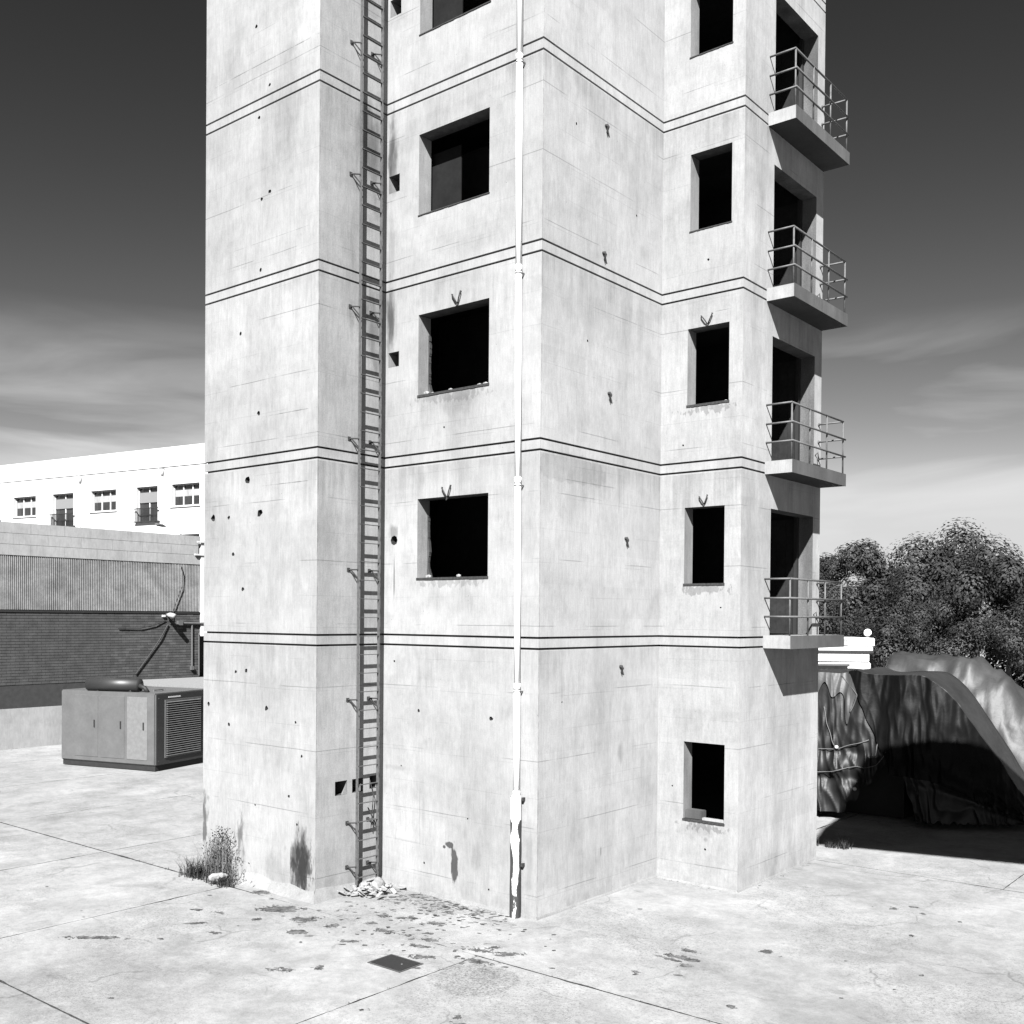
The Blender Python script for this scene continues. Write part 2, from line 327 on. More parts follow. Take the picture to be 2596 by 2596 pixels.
M_GEN = plain('generator paint pale', 0.055, 0.5, 0, 0.12, 2.5, 0.4)
M_GEND = plain('generator paint dark', 0.014, 0.5, 0, 0.12, 3, 0.4)
M_SLAT = plain('louvre blade', 0.07, 0.5, 0, 0.15, 5, 0.4)

# ------------------------------------------------------------------ mesh helpers
def link(name, bm, mat, parent=None, smooth=False, kind=None, label=None, cat=None, group=None):
    me = bpy.data.meshes.new(name)
    bmesh.ops.recalc_face_normals(bm, faces=bm.faces)
    bm.to_mesh(me); bm.free()
    for mm in (mat if isinstance(mat, (list, tuple)) else [mat]): me.materials.append(mm)
    if smooth:
        for p in me.polygons: p.use_smooth = True
    o = bpy.data.objects.new(name, me); COL.objects.link(o)
    if parent: o.parent = parent
    if kind: o['kind'] = kind
    if label: o['label'] = label
    if cat: o['category'] = cat
    if group: o['group'] = group
    return o
def thing(name, label, cat, loc=(0, 0, 0), group=None, rz=0):
    o = bpy.data.objects.new(name, None); COL.objects.link(o); o.location = loc; o.rotation_euler = (0, 0, rz)
    o.empty_display_size = 0.2
    o['label'] = label; o['category'] = cat
    if group: o['group'] = group
    return o
def keep(o, parent):        # parent a world-space mesh to a placed empty
    o.parent = parent; o.matrix_parent_inverse = parent_matrix(parent).inverted(); return o
def parent_matrix(p):
    return Matrix.LocRotScale(p.location, p.rotation_euler, p.scale) if not p.parent else parent_matrix(p.parent) @ Matrix.LocRotScale(p.location, p.rotation_euler, p.scale)
def dupe(o, parent, loc=None):
    c = o.copy(); COL.objects.link(c); c.parent = parent
    if loc is not None: c.location = loc
    return c
def box(bm, a, b, M=None, mi=0):
    vs = [bm.verts.new((M @ Vector(p)) if M else p) for p in
          [(a[0], a[1], a[2]), (b[0], a[1], a[2]), (b[0], b[1], a[2]), (a[0], b[1], a[2]), (a[0], a[1], b[2]), (b[0], a[1], b[2]), (b[0], b[1], b[2]), (a[0], b[1], b[2])]]
    fs = []
    for f in ((0, 3, 2, 1), (4, 5, 6, 7), (0, 1, 5, 4), (1, 2, 6, 5), (2, 3, 7, 6), (3, 0, 4, 7)):
        q = bm.faces.new([vs[i] for i in f]); q.material_index = mi; fs.append(q)
    return fs
def bbox_obj(name, a, b, mat, parent=None, bev=0.0, **k):
    bm = bmesh.new(); box(bm, a, b)
    if bev: bmesh.ops.bevel(bm, geom=bm.edges[:], offset=bev, segments=1, affect='EDGES')
    return link(name, bm, mat, parent, **k)
def tube(bm, pts, r, seg=8, caps=True, mi=0):
    pts = [Vector(p) for p in pts]; rings = []
    n = len(pts)
    for i, p in enumerate(pts):
        d = (pts[min(i+1, n-1)] - pts[max(i-1, 0)]).normalized()
        a = d.orthogonal().normalized() if i == 0 else (pa - d*pa.dot(d)).normalized()
        pa = a; b = d.cross(a)
        rr = r[i] if isinstance(r, (list, tuple)) else r
        rings.append([bm.verts.new(p + rr*(math.cos(t*2*math.pi/seg)*a + math.sin(t*2*math.pi/seg)*b)) for t in range(seg)])
    for i in range(n-1):
        for t in range(seg):
            f = bm.faces.new((rings[i][t], rings[i][(t+1) % seg], rings[i+1][(t+1) % seg], rings[i+1][t])); f.material_index = mi
    if caps:
        bm.faces.new(rings[0][::-1]); bm.faces.new(rings[-1])
def tube_obj(name, pts, r, mat, parent=None, seg=8, **k):
    bm = bmesh.new(); tube(bm, pts, r, seg); return link(name, bm, mat, parent, smooth=seg > 6, **k)
def cyl(bm, p, r0, r1, h, seg=24, axis='Z'):
    ax = {'Z': Vector((0, 0, 1)), 'X': Vector((1, 0, 0)), 'Y': Vector((0, 1, 0))}[axis]
    tube(bm, [Vector(p), Vector(p)+ax*h], [r0, r1], seg)

# ------------------------------------------------------------------ ground
G = -4.251
gbase = bmesh.new()
for x0, x1, y0, y1 in ((-400, 400, -60, 700),):
    v = [gbase.verts.new(p) for p in ((x0, y0, G-0.03), (x1, y0, G-0.03), (x1, y1, G-0.03), (x0, y1, G-0.03))]; gbase.faces.new(v)
ground = link('ground', gbase, M_DIRT, kind='structure')
XS = [-46, -38, -30, -22.3, -18.0, -13.4, -9.07, -5.16, 0.42, 4.9, 9.4, 13.9, 22, 30, 38]
YS = [-16, -11.2, -6.4, -1.83, 6.6, 11.2, 15.8, 22, 30, 38, 46, 54]
def jag(p, q, amp):
    n = max(2, int((Vector(q)-Vector(p)).length/0.09)); out = []
    dx, dy = q[0]-p[0], q[1]-p[1]; l = math.hypot(dx, dy); nx, ny = -dy/l, dx/l
    for i in range(n):
        t = i/n; x, y = p[0]+dx*t, p[1]+dy*t
        e = amp*(noise.noise(Vector((x*9, y*9, 1.3)))*1.0 + noise.noise(Vector((x*31, y*31, 4)))*0.7)
        bite = noise.noise(Vector((x*1.9, y*1.9, 8)))
        e2 = max(0, bite-0.1)*0.10*abs(noise.noise(Vector((x*20, y*20, 2))))
        out.append((x+nx*(e+e2), y+ny*(e+e2)))
    return out
XS_FRONT = XS
XS_YARD = [-46, -38, -30, -22.3, -18.0, -13.4, -9.07, 9.4, 13.9, 22, 30, 38]
for j in range(len(YS)-1):
    xs = XS_YARD if -2 < YS[j] < 6 else XS_FRONT
    for i in range(len(xs)-1):
        x0, x1, y0, y1 = xs[i], xs[i+1], YS[j], YS[j+1]
        near = (-16 < (x0+x1)/2 < 8) and (-9 < (y0+y1)/2 < 12)
        g = 0.009; bm = bmesh.new()
        if near:
            gy = .013; c = [(x0+g, y0+gy), (x1-g, y0+gy), (x1-g, y1-gy), (x0+g, y1-gy)]
            ring = []
            for k in range(4): ring += jag(c[k], c[(k+1) % 4], 0.007)
        else: ring = [(x0+g, y0+g), (x1-g, y0+g), (x1-g, y1-g), (x0+g, y1-g)]
        dz = rnd.uniform(-0.002, 0.002)
        top = [bm.verts.new((x, y, G+dz)) for x, y in ring]; bot = [bm.verts.new((x, y, G-0.025)) for x, y in ring]
        bm.faces.new(top)
        for k in range(len(ring)):
            f = bm.faces.new((bot[k], bot[(k+1) % len(ring)], top[(k+1) % len(ring)], top[k])); f.material_index = 1
        link('slab', bm, [M_GROUND, M_DIRT], ground)
# the joint between the front slabs is worn flush before the tower
bm = bmesh.new(); x = -4.45
while x < .36:
    x2 = min(.36, x+.12); hw = .019
    box(bm, (x, -1.83-hw, G-.02), (x2+.0005, -1.83+hw, G-.0005+rnd.uniform(-.003, .0005))); x = x2
link('joint_filler', bm, M_GROUND, ground)
# open ground past the slabs
bm = bmesh.new()
for (x0, x1, y0, y1) in ((-400, -46, -60, 700), (38, 400, -60, 700), (-46, 38, 54, 700), (-46, 38, -60, -16)):
    bm.faces.new([bm.verts.new(p) for p in ((x0, y0, G-0.01), (x1, y0, G-0.01), (x1, y1, G-0.01), (x0, y1, G-0.01))])
link('outer_ground', bm, M_GROUND, kind='structure')

# tar stains and flaked patches, thin crusts on the slabs
def blob(bm, x, y, a, b, ang, seed, z=G+0.005, cell=.012):
    """ragged crust: small cells kept where a broken up ellipse is solid"""
    ca, sa = math.cos(ang), math.sin(ang); V = {}
    na, nb = int(a*1.7/cell)+1, int(b*1.9/cell)+1
    def vv(i, j):
        if (i, j) not in V:
            u, v_ = i*cell, j*cell; k = .35*cell
            u += k*noise.noise(Vector((i*1.7, j*1.7, seed))); v_ += k*noise.noise(Vector((i*1.7, j*1.7, seed+5)))
            V[i, j] = bm.verts.new((x+ca*u-sa*v_, y+sa*u+ca*v_, z))
        return V[i, j]
    for i in range(-na, na):
        for j in range(-nb, nb):
            u, v_ = (i+.5)*cell, (j+.5)*cell
            d = math.sqrt((u/a)**2+(v_/b)**2)
            n = .75*noise.noise(Vector((u*7+seed*9, v_*11, seed)))+.6*noise.noise(Vector((u*19+seed*9, v_*30, seed)))+.45*noise.noise(Vector((u*45, v_*60, seed)))
            if 1-d+n > .28: bm.faces.new((vv(i, j), vv(i+1, j), vv(i+1, j+1), vv(i, j+1)))
bm = bmesh.new(); sd_ = 0
TAR = [  # x, y, long half axis, short half axis, angle
 (-3.41,-2.17,.40,.09,.45),(-2.67,-2.24,.26,.07,.62),(-2.10,-2.2,.10,.05,.6),(-2.28,-2.72,.20,.05,-.1),(-4.38,-1.70,.22,.06,-.35),
 (-1.9,-1.35,.13,.03,0),(-1.55,-1.2,.22,.03,.2),(-1.1,-1.15,.22,.035,.3),(-1.75,-1.72,.10,.03,.6),(-1.3,-1.85,.22,.03,-.3),(-.95,-1.8,.10,.04,.1),
 (-.75,-1.55,.15,.03,.5),(-.55,-1.75,.11,.03,.4),(-.45,-2.05,.15,.025,-.2),(-.10,-2.35,.20,.045,.55),(-1.35,-2.55,.17,.03,.9),(.28,-1.62,.30,.035,-.2),(.72,-1.48,.22,.05,.35),(.55,-2.02,.28,.035,-.45),
 (.36,-1.42,.12,.03,0),(-4.3,-3.0,.10,.03,.3),(-3.7,-3.4,.16,.03,.8),(-3.9,-2.9,.12,.03,0),(-3.1,-3.5,.11,.03,.3),(-3.2,-2.7,.08,.03,0),(-4.2,-4.75,.45,.04,.75),
 (-1.15,-3.9,.24,.035,.5),(-.85,-3.55,.10,.04,.2),(.7,-4.15,.08,.03,.5),(1.9,-3.75,.20,.03,-.25),(1.65,-3.6,.06,.03,.3),
 (2.55,-.10,.34,.03,-.7),(2.45,-.25,.28,.02,-.7),(2.5,.22,.20,.025,-.6),(2.72,-.35,.12,.04,-.5),(3.3,.9,.09,.06,.1),(2.4,-1.0,.05,.04,0),(3.9,-1.3,.06,.03,.6),
 (4.3,-1.95,.22,.03,-.5),(4.9,-1.9,.12,.04,-.5),(3.9,4.2,.08,.04,.6),(4.1,4.5,.08,.03,0),(4.35,4.2,.05,.03,.2),(4.9,4.1,.05,.03,.2),(4.6,2.9,.04,.03,0),(4.2,-3.5,.10,.05,0),(3.7,-2.9,.07,.03,.3)]
for k, q in enumerate(TAR):
    q = list(q); q[3] = q[3]*1.6+.02; q[2] *= .95; q[4] = q[4]*.5+.34
    blob(bm, *q, seed=k+1.37)
link('tar_stains', bm, M_TAR, ground, kind='stuff')
bm = bmesh.new()
for k in range(420):   # scattered small grit flecks, densest before the second face
    if k < 260: x, y = rnd.gauss(-1.7, .9), -0.12-abs(rnd.gauss(0, 0.45))
    elif k < 320: x, y = rnd.uniform(-9, 7), rnd.uniform(-6, 6)
    else: x, y = rnd.gauss(-1.2, 1.1), rnd.gauss(-1.7, .6)
    if x < 0 and y > 0 or (x < -3.3 and y > -1.4) or y > 3.4 and x < 1.6: continue
    if y > -0.02 and x < 0: continue
    blob(bm, x, y, rnd.uniform(.02, .06), rnd.uniform(.012, .03), rnd.uniform(.2, 1.0), seed=k*.77, z=G+0.006, cell=.008)
link('grit', bm, M_TAR, ground, kind='stuff')

# cast iron inspection cover
cv = thing('inspection_cover', 'small square dark iron cover set in the pale concrete in front of the tower', 'manhole cover', (-0.2, -2.76, G))
bm = bmesh.new(); box(bm, (-0.27, -0.19, 0.002), (0.27, 0.19, 0.014)); bmesh.ops.bevel(bm, geom=bm.edges[:], offset=0.003, segments=1, affect='EDGES')
link('cover_plate', bm, M_COVER, cv)
bm = bmesh.new()
box(bm, (-0.30, -0.22, -0.002), (0.30, -0.195, 0.009)); box(bm, (-0.30, 0.195, -0.002), (0.30, 0.22, 0.009))
box(bm, (-0.30, -0.195, -0.002), (-0.275, 0.195, 0.009)); box(bm, (0.275, -0.195, -0.002), (0.30, 0.195, 0.009))
link('cover_frame', bm, M_JOINT, cv)
bm = bmesh.new(); cyl(bm, (0.12, 0.0, 0.014), .014, .012, .008, 10); link('lifting_stud', bm, M_RAIL, cv)

# ------------------------------------------------------------------ the tower
tower = thing('concrete_tower', 'tall pale concrete training tower with stepped walls, dark openings and grooved bands', 'tower', (0, 0, G))
def T(o): return keep(o, tower)
TH = 0.29; GR = 0.033; GD = 0.04
BANDS = [0.0, 2.998, 5.972, 8.972, 11.95]      # upper groove centre
BT = 0.167
TOP = 14.6
# panel z ranges: below D, between bands, above
edges = [G-0.3]
for b in BANDS: edges += [b-BT-GR/2, b-BT+GR/2, b-GR/2, b+GR/2]
edges.append(TOP)
PANELS = [(edges[i*4], edges[i*4+1]) for i in range(6)]
STRIPS = [(edges[i*4+2], edges[i*4+3]) for i in range(5)]
class Face:
    def __init__(s, name, O, du, nin, mat, u0, u1):
        s.O, s.du, s.n, s.mat, s.u0, s.u1, s.nxt = Vector(O), Vector(du), Vector(nin), mat, u0, u1, None
    def p(s, u, z, d=0.0): return s.O + s.du*u + s.n*d + Vector((0, 0, z))
X0, X1, X3, X5 = -6.401, -3.342, 0.0, 1.559
Y0, Y2, Y4, Y6 = -1.4725, 0.0, 3.445, 6.680
FS = {
 '01': Face('01', (0, Y0, 0), (1, 0, 0), (0, 1, 0), M_A, X0, X1),
 '12': Face('12', (X1, 0, 0), (0, 1, 0), (-1, 0, 0), M_C, Y0+TH, Y2+TH),
 '23': Face('23', (0, Y2, 0), (1, 0, 0), (0, 1, 0), M_B, X1, X3),
 '34': Face('34', (X3, 0, 0), (0, 1, 0), (-1, 0, 0), M_D, Y2+TH, Y4+TH),
 '45': Face('45', (0, Y4, 0), (1, 0, 0), (0, 1, 0), M_E, X3, X5),
 '56': Face('56', (X5, 0, 0), (0, 1, 0), (-1, 0, 0), M_F, Y4+TH, Y6),
 '67': Face('67', (0, Y6, 0), (1, 0, 0), (0, -1, 0), M_F, X0, X5-TH),
 '70': Face('70', (X0, 0, 0), (0, 1, 0), (1, 0, 0), M_A, Y0+TH, Y6-TH),
}
FS['01'].nxt, FS['23'].nxt, FS['45'].nxt = M_C, M_D, M_F
def pit_ring(bm, F, u, z, h, r, deep, wob):
    """square cell of half size h with an uneven round pit of radius r cut into it"""
    sq = [(-1, -1), (0, -1), (1, -1), (1, 0), (1, 1), (0, 1), (-1, 1), (-1, 0)]
    o = [bm.verts.new(F.p(u+a*h, z+b*h)) for a, b in sq]
    inn, bot = [], []
    for a, b in sq:
        l = math.hypot(a, b); k = r*(1+wob*rnd.uniform(-1, 1))
        inn.append(bm.verts.new(F.p(u+a/l*k, z+b/l*k)))
        bot.append(bm.verts.new(F.p(u+a/l*k*0.7, z+b/l*k*0.7, deep)))
    for i in range(8):
        j = (i+1) % 8
        f = bm.faces.new((o[i], o[j], inn[j], inn[i]))
        f = bm.faces.new((inn[i], inn[j], bot[j], bot[i])); f.material_index = 1
    f = bm.faces.new(bot); f.material_index = 1
def wall(F, z0, z1, holes, pits, d0=0.0, d1=TH, u0=None, u1=None, mats=None, name='wall_panel', crumble=False):
    u0 = F.u0 if u0 is None else u0; u1 = F.u1 if u1 is None else u1
    us = {u0, u1}; zs = {z0, z1}
    for h in holes: us |= {h[0], h[1]}; zs |= {max(z0, h[2]), min(z1, h[3])}
    for q in pits: us |= {q[0]-q[2], q[0]+q[2]}; zs |= {q[1]-q[2], q[1]+q[2]}
    us = sorted(x for x in us if u0-1e-6 <= x <= u1+1e-6); zs = sorted(x for x in zs if z0-1e-6 <= x <= z1+1e-6)
    bm = bmesh.new()
    V = {}
    def vv(u, z, d):
        k = (round(u, 5), round(z, 5), d)
        if k not in V: V[k] = bm.verts.new(F.p(u, z, d))
        return V[k]
    def inh(uc, zc):
        return any(h[0] < uc < h[1] and h[2] < zc < h[3] for h in holes)
    def inp(uc, zc):
        return any(abs(uc-q[0]) < q[2]-1e-5 and abs(zc-q[1]) < q[2]-1e-5 for q in pits)
    nu, nz = len(us)-1, len(zs)-1
    solid = [[not inh((us[i]+us[i+1])/2, (zs[j]+zs[j+1])/2) for j in range(nz)] for i in range(nu)]
    for i in range(nu):
        for j in range(nz):
            a, b, c, d = us[i], us[i+1], zs[j], zs[j+1]
            if not solid[i][j]: continue
            if not inp((a+b)/2, (c+d)/2):
                bm.faces.new((vv(a, c, d0), vv(b, c, d0), vv(b, d, d0), vv(a, d, d0)))
            f = bm.faces.new((vv(a, c, d1), vv(a, d, d1), vv(b, d, d1), vv(b, c, d1))); f.material_index = 1
            for (di, dj, e1, e2) in ((-1, 0, (a, c), (a, d)), (1, 0, (b, c), (b, d)), (0, -1, (a, c), (b, c)), (0, 1, (a, d), (b, d))):
                ii, jj = i+di, j+dj
                outside = not (0 <= ii < nu and 0 <= jj < nz)
                if outside or not solid[ii][jj]:
                    f = bm.faces.new((vv(*e1, d0), vv(*e2, d0), vv(*e2, d1), vv(*e1, d1)))
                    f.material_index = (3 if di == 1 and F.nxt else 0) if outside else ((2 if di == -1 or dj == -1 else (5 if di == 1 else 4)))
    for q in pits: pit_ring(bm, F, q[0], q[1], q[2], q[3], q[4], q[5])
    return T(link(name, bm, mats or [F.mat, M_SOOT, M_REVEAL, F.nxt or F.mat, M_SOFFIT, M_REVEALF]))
# openings (u0,u1,z0,z1)
W23 = [(-2.56, -1.02, 0.945, 2.25), (-2.565, -1.03, 3.96, 5.285), (-2.58, -1.05, 6.925, 8.25), (-2.58, -1.05, 9.89, 11.2), (-2.58, -1.05, 12.85, 14.1)]
W45 = [(0.52, 1.30, -3.14, -1.81), (0.49, 1.255, 0.91, 2.22), (0.52, 1.31, 3.975, 5.285), (0.545, 1.33, 6.95, 8.265), (0.52, 1.32, 9.93, 11.2), (0.52, 1.32, 12.9, 14.1)]
H23 = [(-3.272, -3.02, 4.515, 4.765), (-3.285, -3.03, 7.45, 7.74), (-3.28, -3.02, 10.41, 10.7)]
V12 = [(-1.067, -0.807, -2.625, -2.395), (-0.695, -0.455, -2.62, -2.395), (-0.306, -0.08, -2.60, -2.385)]
D56 = [(4.56, 6.36, b+0.03, b+2.24) for b in BANDS[:4]]
holes01 = [(-4.98,10.22,.035),(-4.61,9.13,.03),(-4.89,8.67,.035),(-4.6,7.36,.035),(-4.81,7.28,.03),(-4.83,6.10,.035),(-5.37,5.13,.035),(-4.86,3.71,.04),(-5.17,2.61,.07),(-6.13,2.01,.065),(-5.68,2.0,.035),(-4.82,2.03,.07),(-5.55,1.36,.035),(-5.27,.75,.035),(-5.46,-.67,.03),(-5.17,-.64,.035),(-6.24,-1.27,.04),(-4.61,-1.25,.045),(-5.65,-1.59,.035),(-4.01,-2.65,.025),(-3.85,-1.43,.022),(-3.8,-3.09,.022),(-3.69,-1.97,.025),(-4.9,-2.9,.02)]
holes23 = [(-2.5,-1.251,.032),(-.924,-1.276,.036),(-1.973,3.374,.018),(-3.08,-.45,.02),(-2.9,-2.2,.015),(-2.35,-3.75,.02),(-.95,-3.95,.018),(-1.4,-2.9,.015)]
holes45 = [(.35,9.0,.02),(.9,6.4,.02),(.45,3.3,.02),(.3,-2.6,.015),(.95,-3.62,.02),(1.2,.5,.015)]
holes34 = [(.85,8.0,.02),(2.6,7.1,.02),(1.2,4.7,.02),(.6,-1.0,.015)]
for i, (a, b) in enumerate(PANELS):
    def inz(lst): return [h for h in lst if a < (h[2]+h[3])/2 < b]
    def pz(lst): return [(x, z, r*1.35, r, r*1.1, .28) for x, z, r in lst if a+.06 < z < b-.06]
    wall(FS['01'], a, b, [], pz(holes01))
    wall(FS['12'], a, b, inz(V12), [])
    p23 = pz(holes23)
    if i == 1: p23.append((-3.105, 1.59, 0.115, 0.082, 0.2, 0.03))
    wall(FS['23'], a, b, inz(W23+H23), p23)
    wall(FS['34'], a, b, [], pz(holes34))
    wall(FS['45'], a, b, inz(W45), pz(holes45))
    wall(FS['56'], a, b, inz(D56), [])
    wall(FS['67'], a, b, [], [])
    wall(FS['70'], a, b, [], [])
for (a, b) in STRIPS:
    for k, F in FS.items():
        u1 = F.u1
        wall(F, a, b, [h for h in D56 if k == '56' and h[2] < b and h[3] > a] and [], [], name='band')
# recessed grooves between the panels and bands
for b in BANDS:
    for zc in (b-BT, b):
        for k, F in FS.items():
            u0, u1 = F.u0, F.u1
            if k in ('01', '23', '45', '67'): u0 += GD if k in ('01', '67') else 0; u1 -= GD if k != '67' else 0
            wall(F, zc-GR/2, zc+GR/2, [], [], d0=GD, u0=u0, u1=u1, mats=[M_JOINT, M_SOOT, M_SOOT], name='joint_recess')
# floors, roof and inner partitions
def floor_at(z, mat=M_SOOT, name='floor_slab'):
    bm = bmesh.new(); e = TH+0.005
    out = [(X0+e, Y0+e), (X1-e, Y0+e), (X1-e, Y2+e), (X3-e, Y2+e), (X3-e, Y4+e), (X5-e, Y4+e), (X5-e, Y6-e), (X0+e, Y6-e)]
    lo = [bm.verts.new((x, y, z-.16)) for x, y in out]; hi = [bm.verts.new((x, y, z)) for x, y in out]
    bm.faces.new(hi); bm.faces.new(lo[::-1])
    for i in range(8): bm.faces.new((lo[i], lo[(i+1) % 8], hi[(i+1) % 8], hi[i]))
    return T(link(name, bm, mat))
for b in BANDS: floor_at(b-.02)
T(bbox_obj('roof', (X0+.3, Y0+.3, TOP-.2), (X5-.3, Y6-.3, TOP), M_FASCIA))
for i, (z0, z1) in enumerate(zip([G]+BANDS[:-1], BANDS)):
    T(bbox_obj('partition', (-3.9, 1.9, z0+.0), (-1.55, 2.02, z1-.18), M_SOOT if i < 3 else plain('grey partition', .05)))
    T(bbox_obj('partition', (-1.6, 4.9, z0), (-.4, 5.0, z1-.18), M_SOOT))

for zb_ in (6.93, 9.9):
    T(bbox_obj('inner_board', (-2.75, .37, zb_-.1), (-1.98, .39, zb_+1.13), plain('charred board', .0075, .9, 0, .2, 3, .05)))
# sills, hooks
for k, lst in (('23', W23), ('45', W45)):
    F = FS[k]
    for j, h in enumerate(lst):
        z = h[2]; th = 0.035
        if k == '23' and j >= 2 or k == '45' and j >= 3: th = 0.014
        bm = bmesh.new()
        u0, u1 = h[0]-.012, h[1]+.012
        n = 16
        for q in range(n):
            a, b = u0+(u1-u0)*q/n, u0+(u1-u0)*(q+1)/n
            e = rnd.uniform(-.004, .004)
            box(bm, (a, -0.012, z-th+e), (b+.0005, .10, z+.003)) if k == '23' else box(bm, (a, Y4-0.012, z-th+e), (b+.0005, Y4+.10, z+.003))
        T(link('window_sill', bm, M_SILL))
def vhook(base, l, r, label=None):
    bm = bmesh.new(); b = Vector(base)
    off = Vector((0, -.05, 0))
    for t in (l, r):
        t = Vector(t); mid = (b+t)/2
        tube(bm, [b+off*.3, mid+off+Vector((.012, 0, 0)), t+off*.9, t+off*.4+Vector((-.02, 0, .012)), t+Vector((-.02, .03, 0))], .011, 6)
    tube(bm, [b+Vector((0, .04, 0)), b+off*.5, b+off*.8+Vector((0, 0, -.035))], .014, 6)
    T(link('hook', bm, M_RUST, smooth=True))
vhook((-1.686, 0, 5.30), (-1.785, 0, 5.47), (-1.60, 0, 5.49))
vhook((-1.878, 0, 2.22), (-1.975, 0, 2.39), (-1.79, 0, 2.41))
vhook((.907, Y4, 5.30), (.805, Y4, 5.455), (1.01, Y4, 5.468))
vhook((.873, Y4, 2.25), (.80, Y4, 2.38), (.95, Y4, 2.40))
for y, z in ((1.655, 8.26), (1.612, 6.20), (1.80, 3.97), (2.344, 1.64), (2.219, -.50)):
    bm = bmesh.new()
    tube(bm, [(-.03, y, z), (.035, y, z), (.05, y+.01, z-.03), (.035, y+.015, z-.06), (.012, y+.02, z-.09), (.02, y+.03, z-.125)], [.03, .028, .018, .014, .012, .01], 8)
    T(link('anchor_eye', bm, M_RUST, smooth=True))
for x, y, z in ((-3.06, -.01, -1.0),):
    pass
# brick lying in the ground floor window
bm = bmesh.new(); box(bm, (.545, Y4+.02, -3.137), (.86, Y4+.2, -2.985)); bmesh.ops.bevel(bm, geom=bm.edges[:], offset=.01, segments=2, affect='EDGES')
link('brick', bm, M_SLABEDGE, label='dark concrete block lying on the sill of the ground floor window', cat='brick')
bm = bmesh.new(); box(bm, (.86, Y4+.05, -3.137), (1.28, Y4+.13, -3.10)); link('board', bm, M_FASCIA, label='pale wooden batten lying on the ground floor window sill', cat='board')
# mortar crumbs on damaged sills
for F, zz, us_ in (('23', 3.963, (-2.42, -2.36, -2.30, -1.9, -1.3, -1.2, -1.12)), ('23', .948, (-2.42, -2.38, -1.7)), ('45', 3.98, (1.2,))):
    bm = bmesh.new()
    for u in us_:
        r = rnd.uniform(.02, .05)
        v = bmesh.ops.create_icosphere(bm, subdivisions=1, radius=r, matrix=Matrix.Translation((u, (0 if F == '23' else Y4)+.05+rnd.uniform(0, .08), zz+r*.5)) @ Matrix.Diagonal((1.3, 1, .8, 1)))
    T(link('mortar_crumbs', bm, M_STONE, kind='stuff'))
# uneven chipped mortar along the inner side of the two scorched windows
for (u, z0, z1) in ((-2.56, .95, 2.0), (-2.565, 3.96, 5.0)):
    bm = bmesh.new()
    for q in range(34):
        z = z0+(z1-z0)*q/34; pr_ = .012+.05*max(0, noise.noise(Vector((z*4, u, 3)))+.1)+rnd.uniform(0, .012)+(.05*max(0, 1-q/5))
        box(bm, (u-.002, .235, z), (u+pr_, .288, z+(z1-z0)/34+.0005))
    T(link('chipped_edge', bm, M_REVEAL, kind='stuff'))

# mortar fillet at the foot of the walls
def skirt(F, u0, u1, h=.10, wd=.09, miter0=0, miter1=0):
    bm = bmesh.new(); n = int((u1-u0)/.12); pa = None
    for i in range(n+1):
        t = i/n; u = u0+(u1-u0)*t
        hh = h*(1+.35*noise.noise(Vector((u*2.3, F.O.y+F.O.x, 3)))); ww = wd*(1+.35*noise.noise(Vector((u*3.1, F.O.y, 9))))
        k = (-miter0*(1-t)+miter1*t) * 0
        uu_out = u + (-(miter0)*ww if i == 0 else (miter1*ww if i == n else 0))
        ring = [bm.verts.new(F.p(u, G+hh, .01)), bm.verts.new(F.p(u, G+hh, -.012)), bm.verts.new(F.p((u+uu_out)/2, G+hh*.35, -ww*.45)), bm.verts.new(F.p(uu_out, G-.004, -ww))]
        if pa:
            for j in range(3): bm.faces.new((pa[j], pa[j+1], ring[j+1], ring[j]))
        pa = ring
    T(link('foot_fillet', bm, M_SKIRT, smooth=True))
skirt(FS['01'], X0, X1, .16, .16, 0, 1)
skirt(FS['12'], Y0, Y2, .15, .14, 1, 0)
skirt(FS['23'], X1, X3, .05, .045, 0, 1)
skirt(FS['34'], Y2, Y4, .04, .03, 1, 0)
skirt(FS['45'], X3, X5, .03, .03, 0, 1)
skirt(FS['56'], Y4, Y6, .03, .03, 1, 0)

# downpipe
pb = bmesh.new()
XP, YP, RP = -0.400, -0.075, 0.048
def seg_pipe(z0, z1, x0, x1, nm='pipe_section', par=None, mat=M_PIPE):
    bm = bmesh.new(); tube(bm, [(x0, YP, z0), (x1, YP, z1)], RP, 20)
    tube(bm, [(x0, YP, z0-.001), (x0+(x1-x0)*.03, YP, z0+.09)], RP+.004, 20)
    return bm
# four sections of pipe, sockets downwards
zj = [8.728, 5.548, 2.339, -.787, -2.42]
xj = [-.402, -.388, -.369, -.352, -.345]
bm = seg_pipe(zj[0], 14.7, xj[0], -.418); dp = T(link('downpipe', bm, M_PIPE, smooth=True, label='white plastic downpipe running down the corner face'))
for k in range(4):
    bm = seg_pipe(zj[k+1], zj[k]-.012, xj[k+1], xj[k]); o = link('pipe_section', bm, M_PIPE, smooth=True); o.parent = dp; o.matrix_parent_inverse = Matrix.Identity(4)
for k in range(4):
    z = zj[k]-.03 if k < 4 else 0
    bm = bmesh.new(); tube(bm, [(xj[k], YP, z-.012), (xj[k], YP, z+.008)], RP+.004, 20)
    box(bm, (xj[k]+RP-.005, YP+.02, z-.012), (xj[k]+RP+.012, 0.0, z+.008))
    o = link('pipe_clip', bm, M_RAIL); o.parent = dp
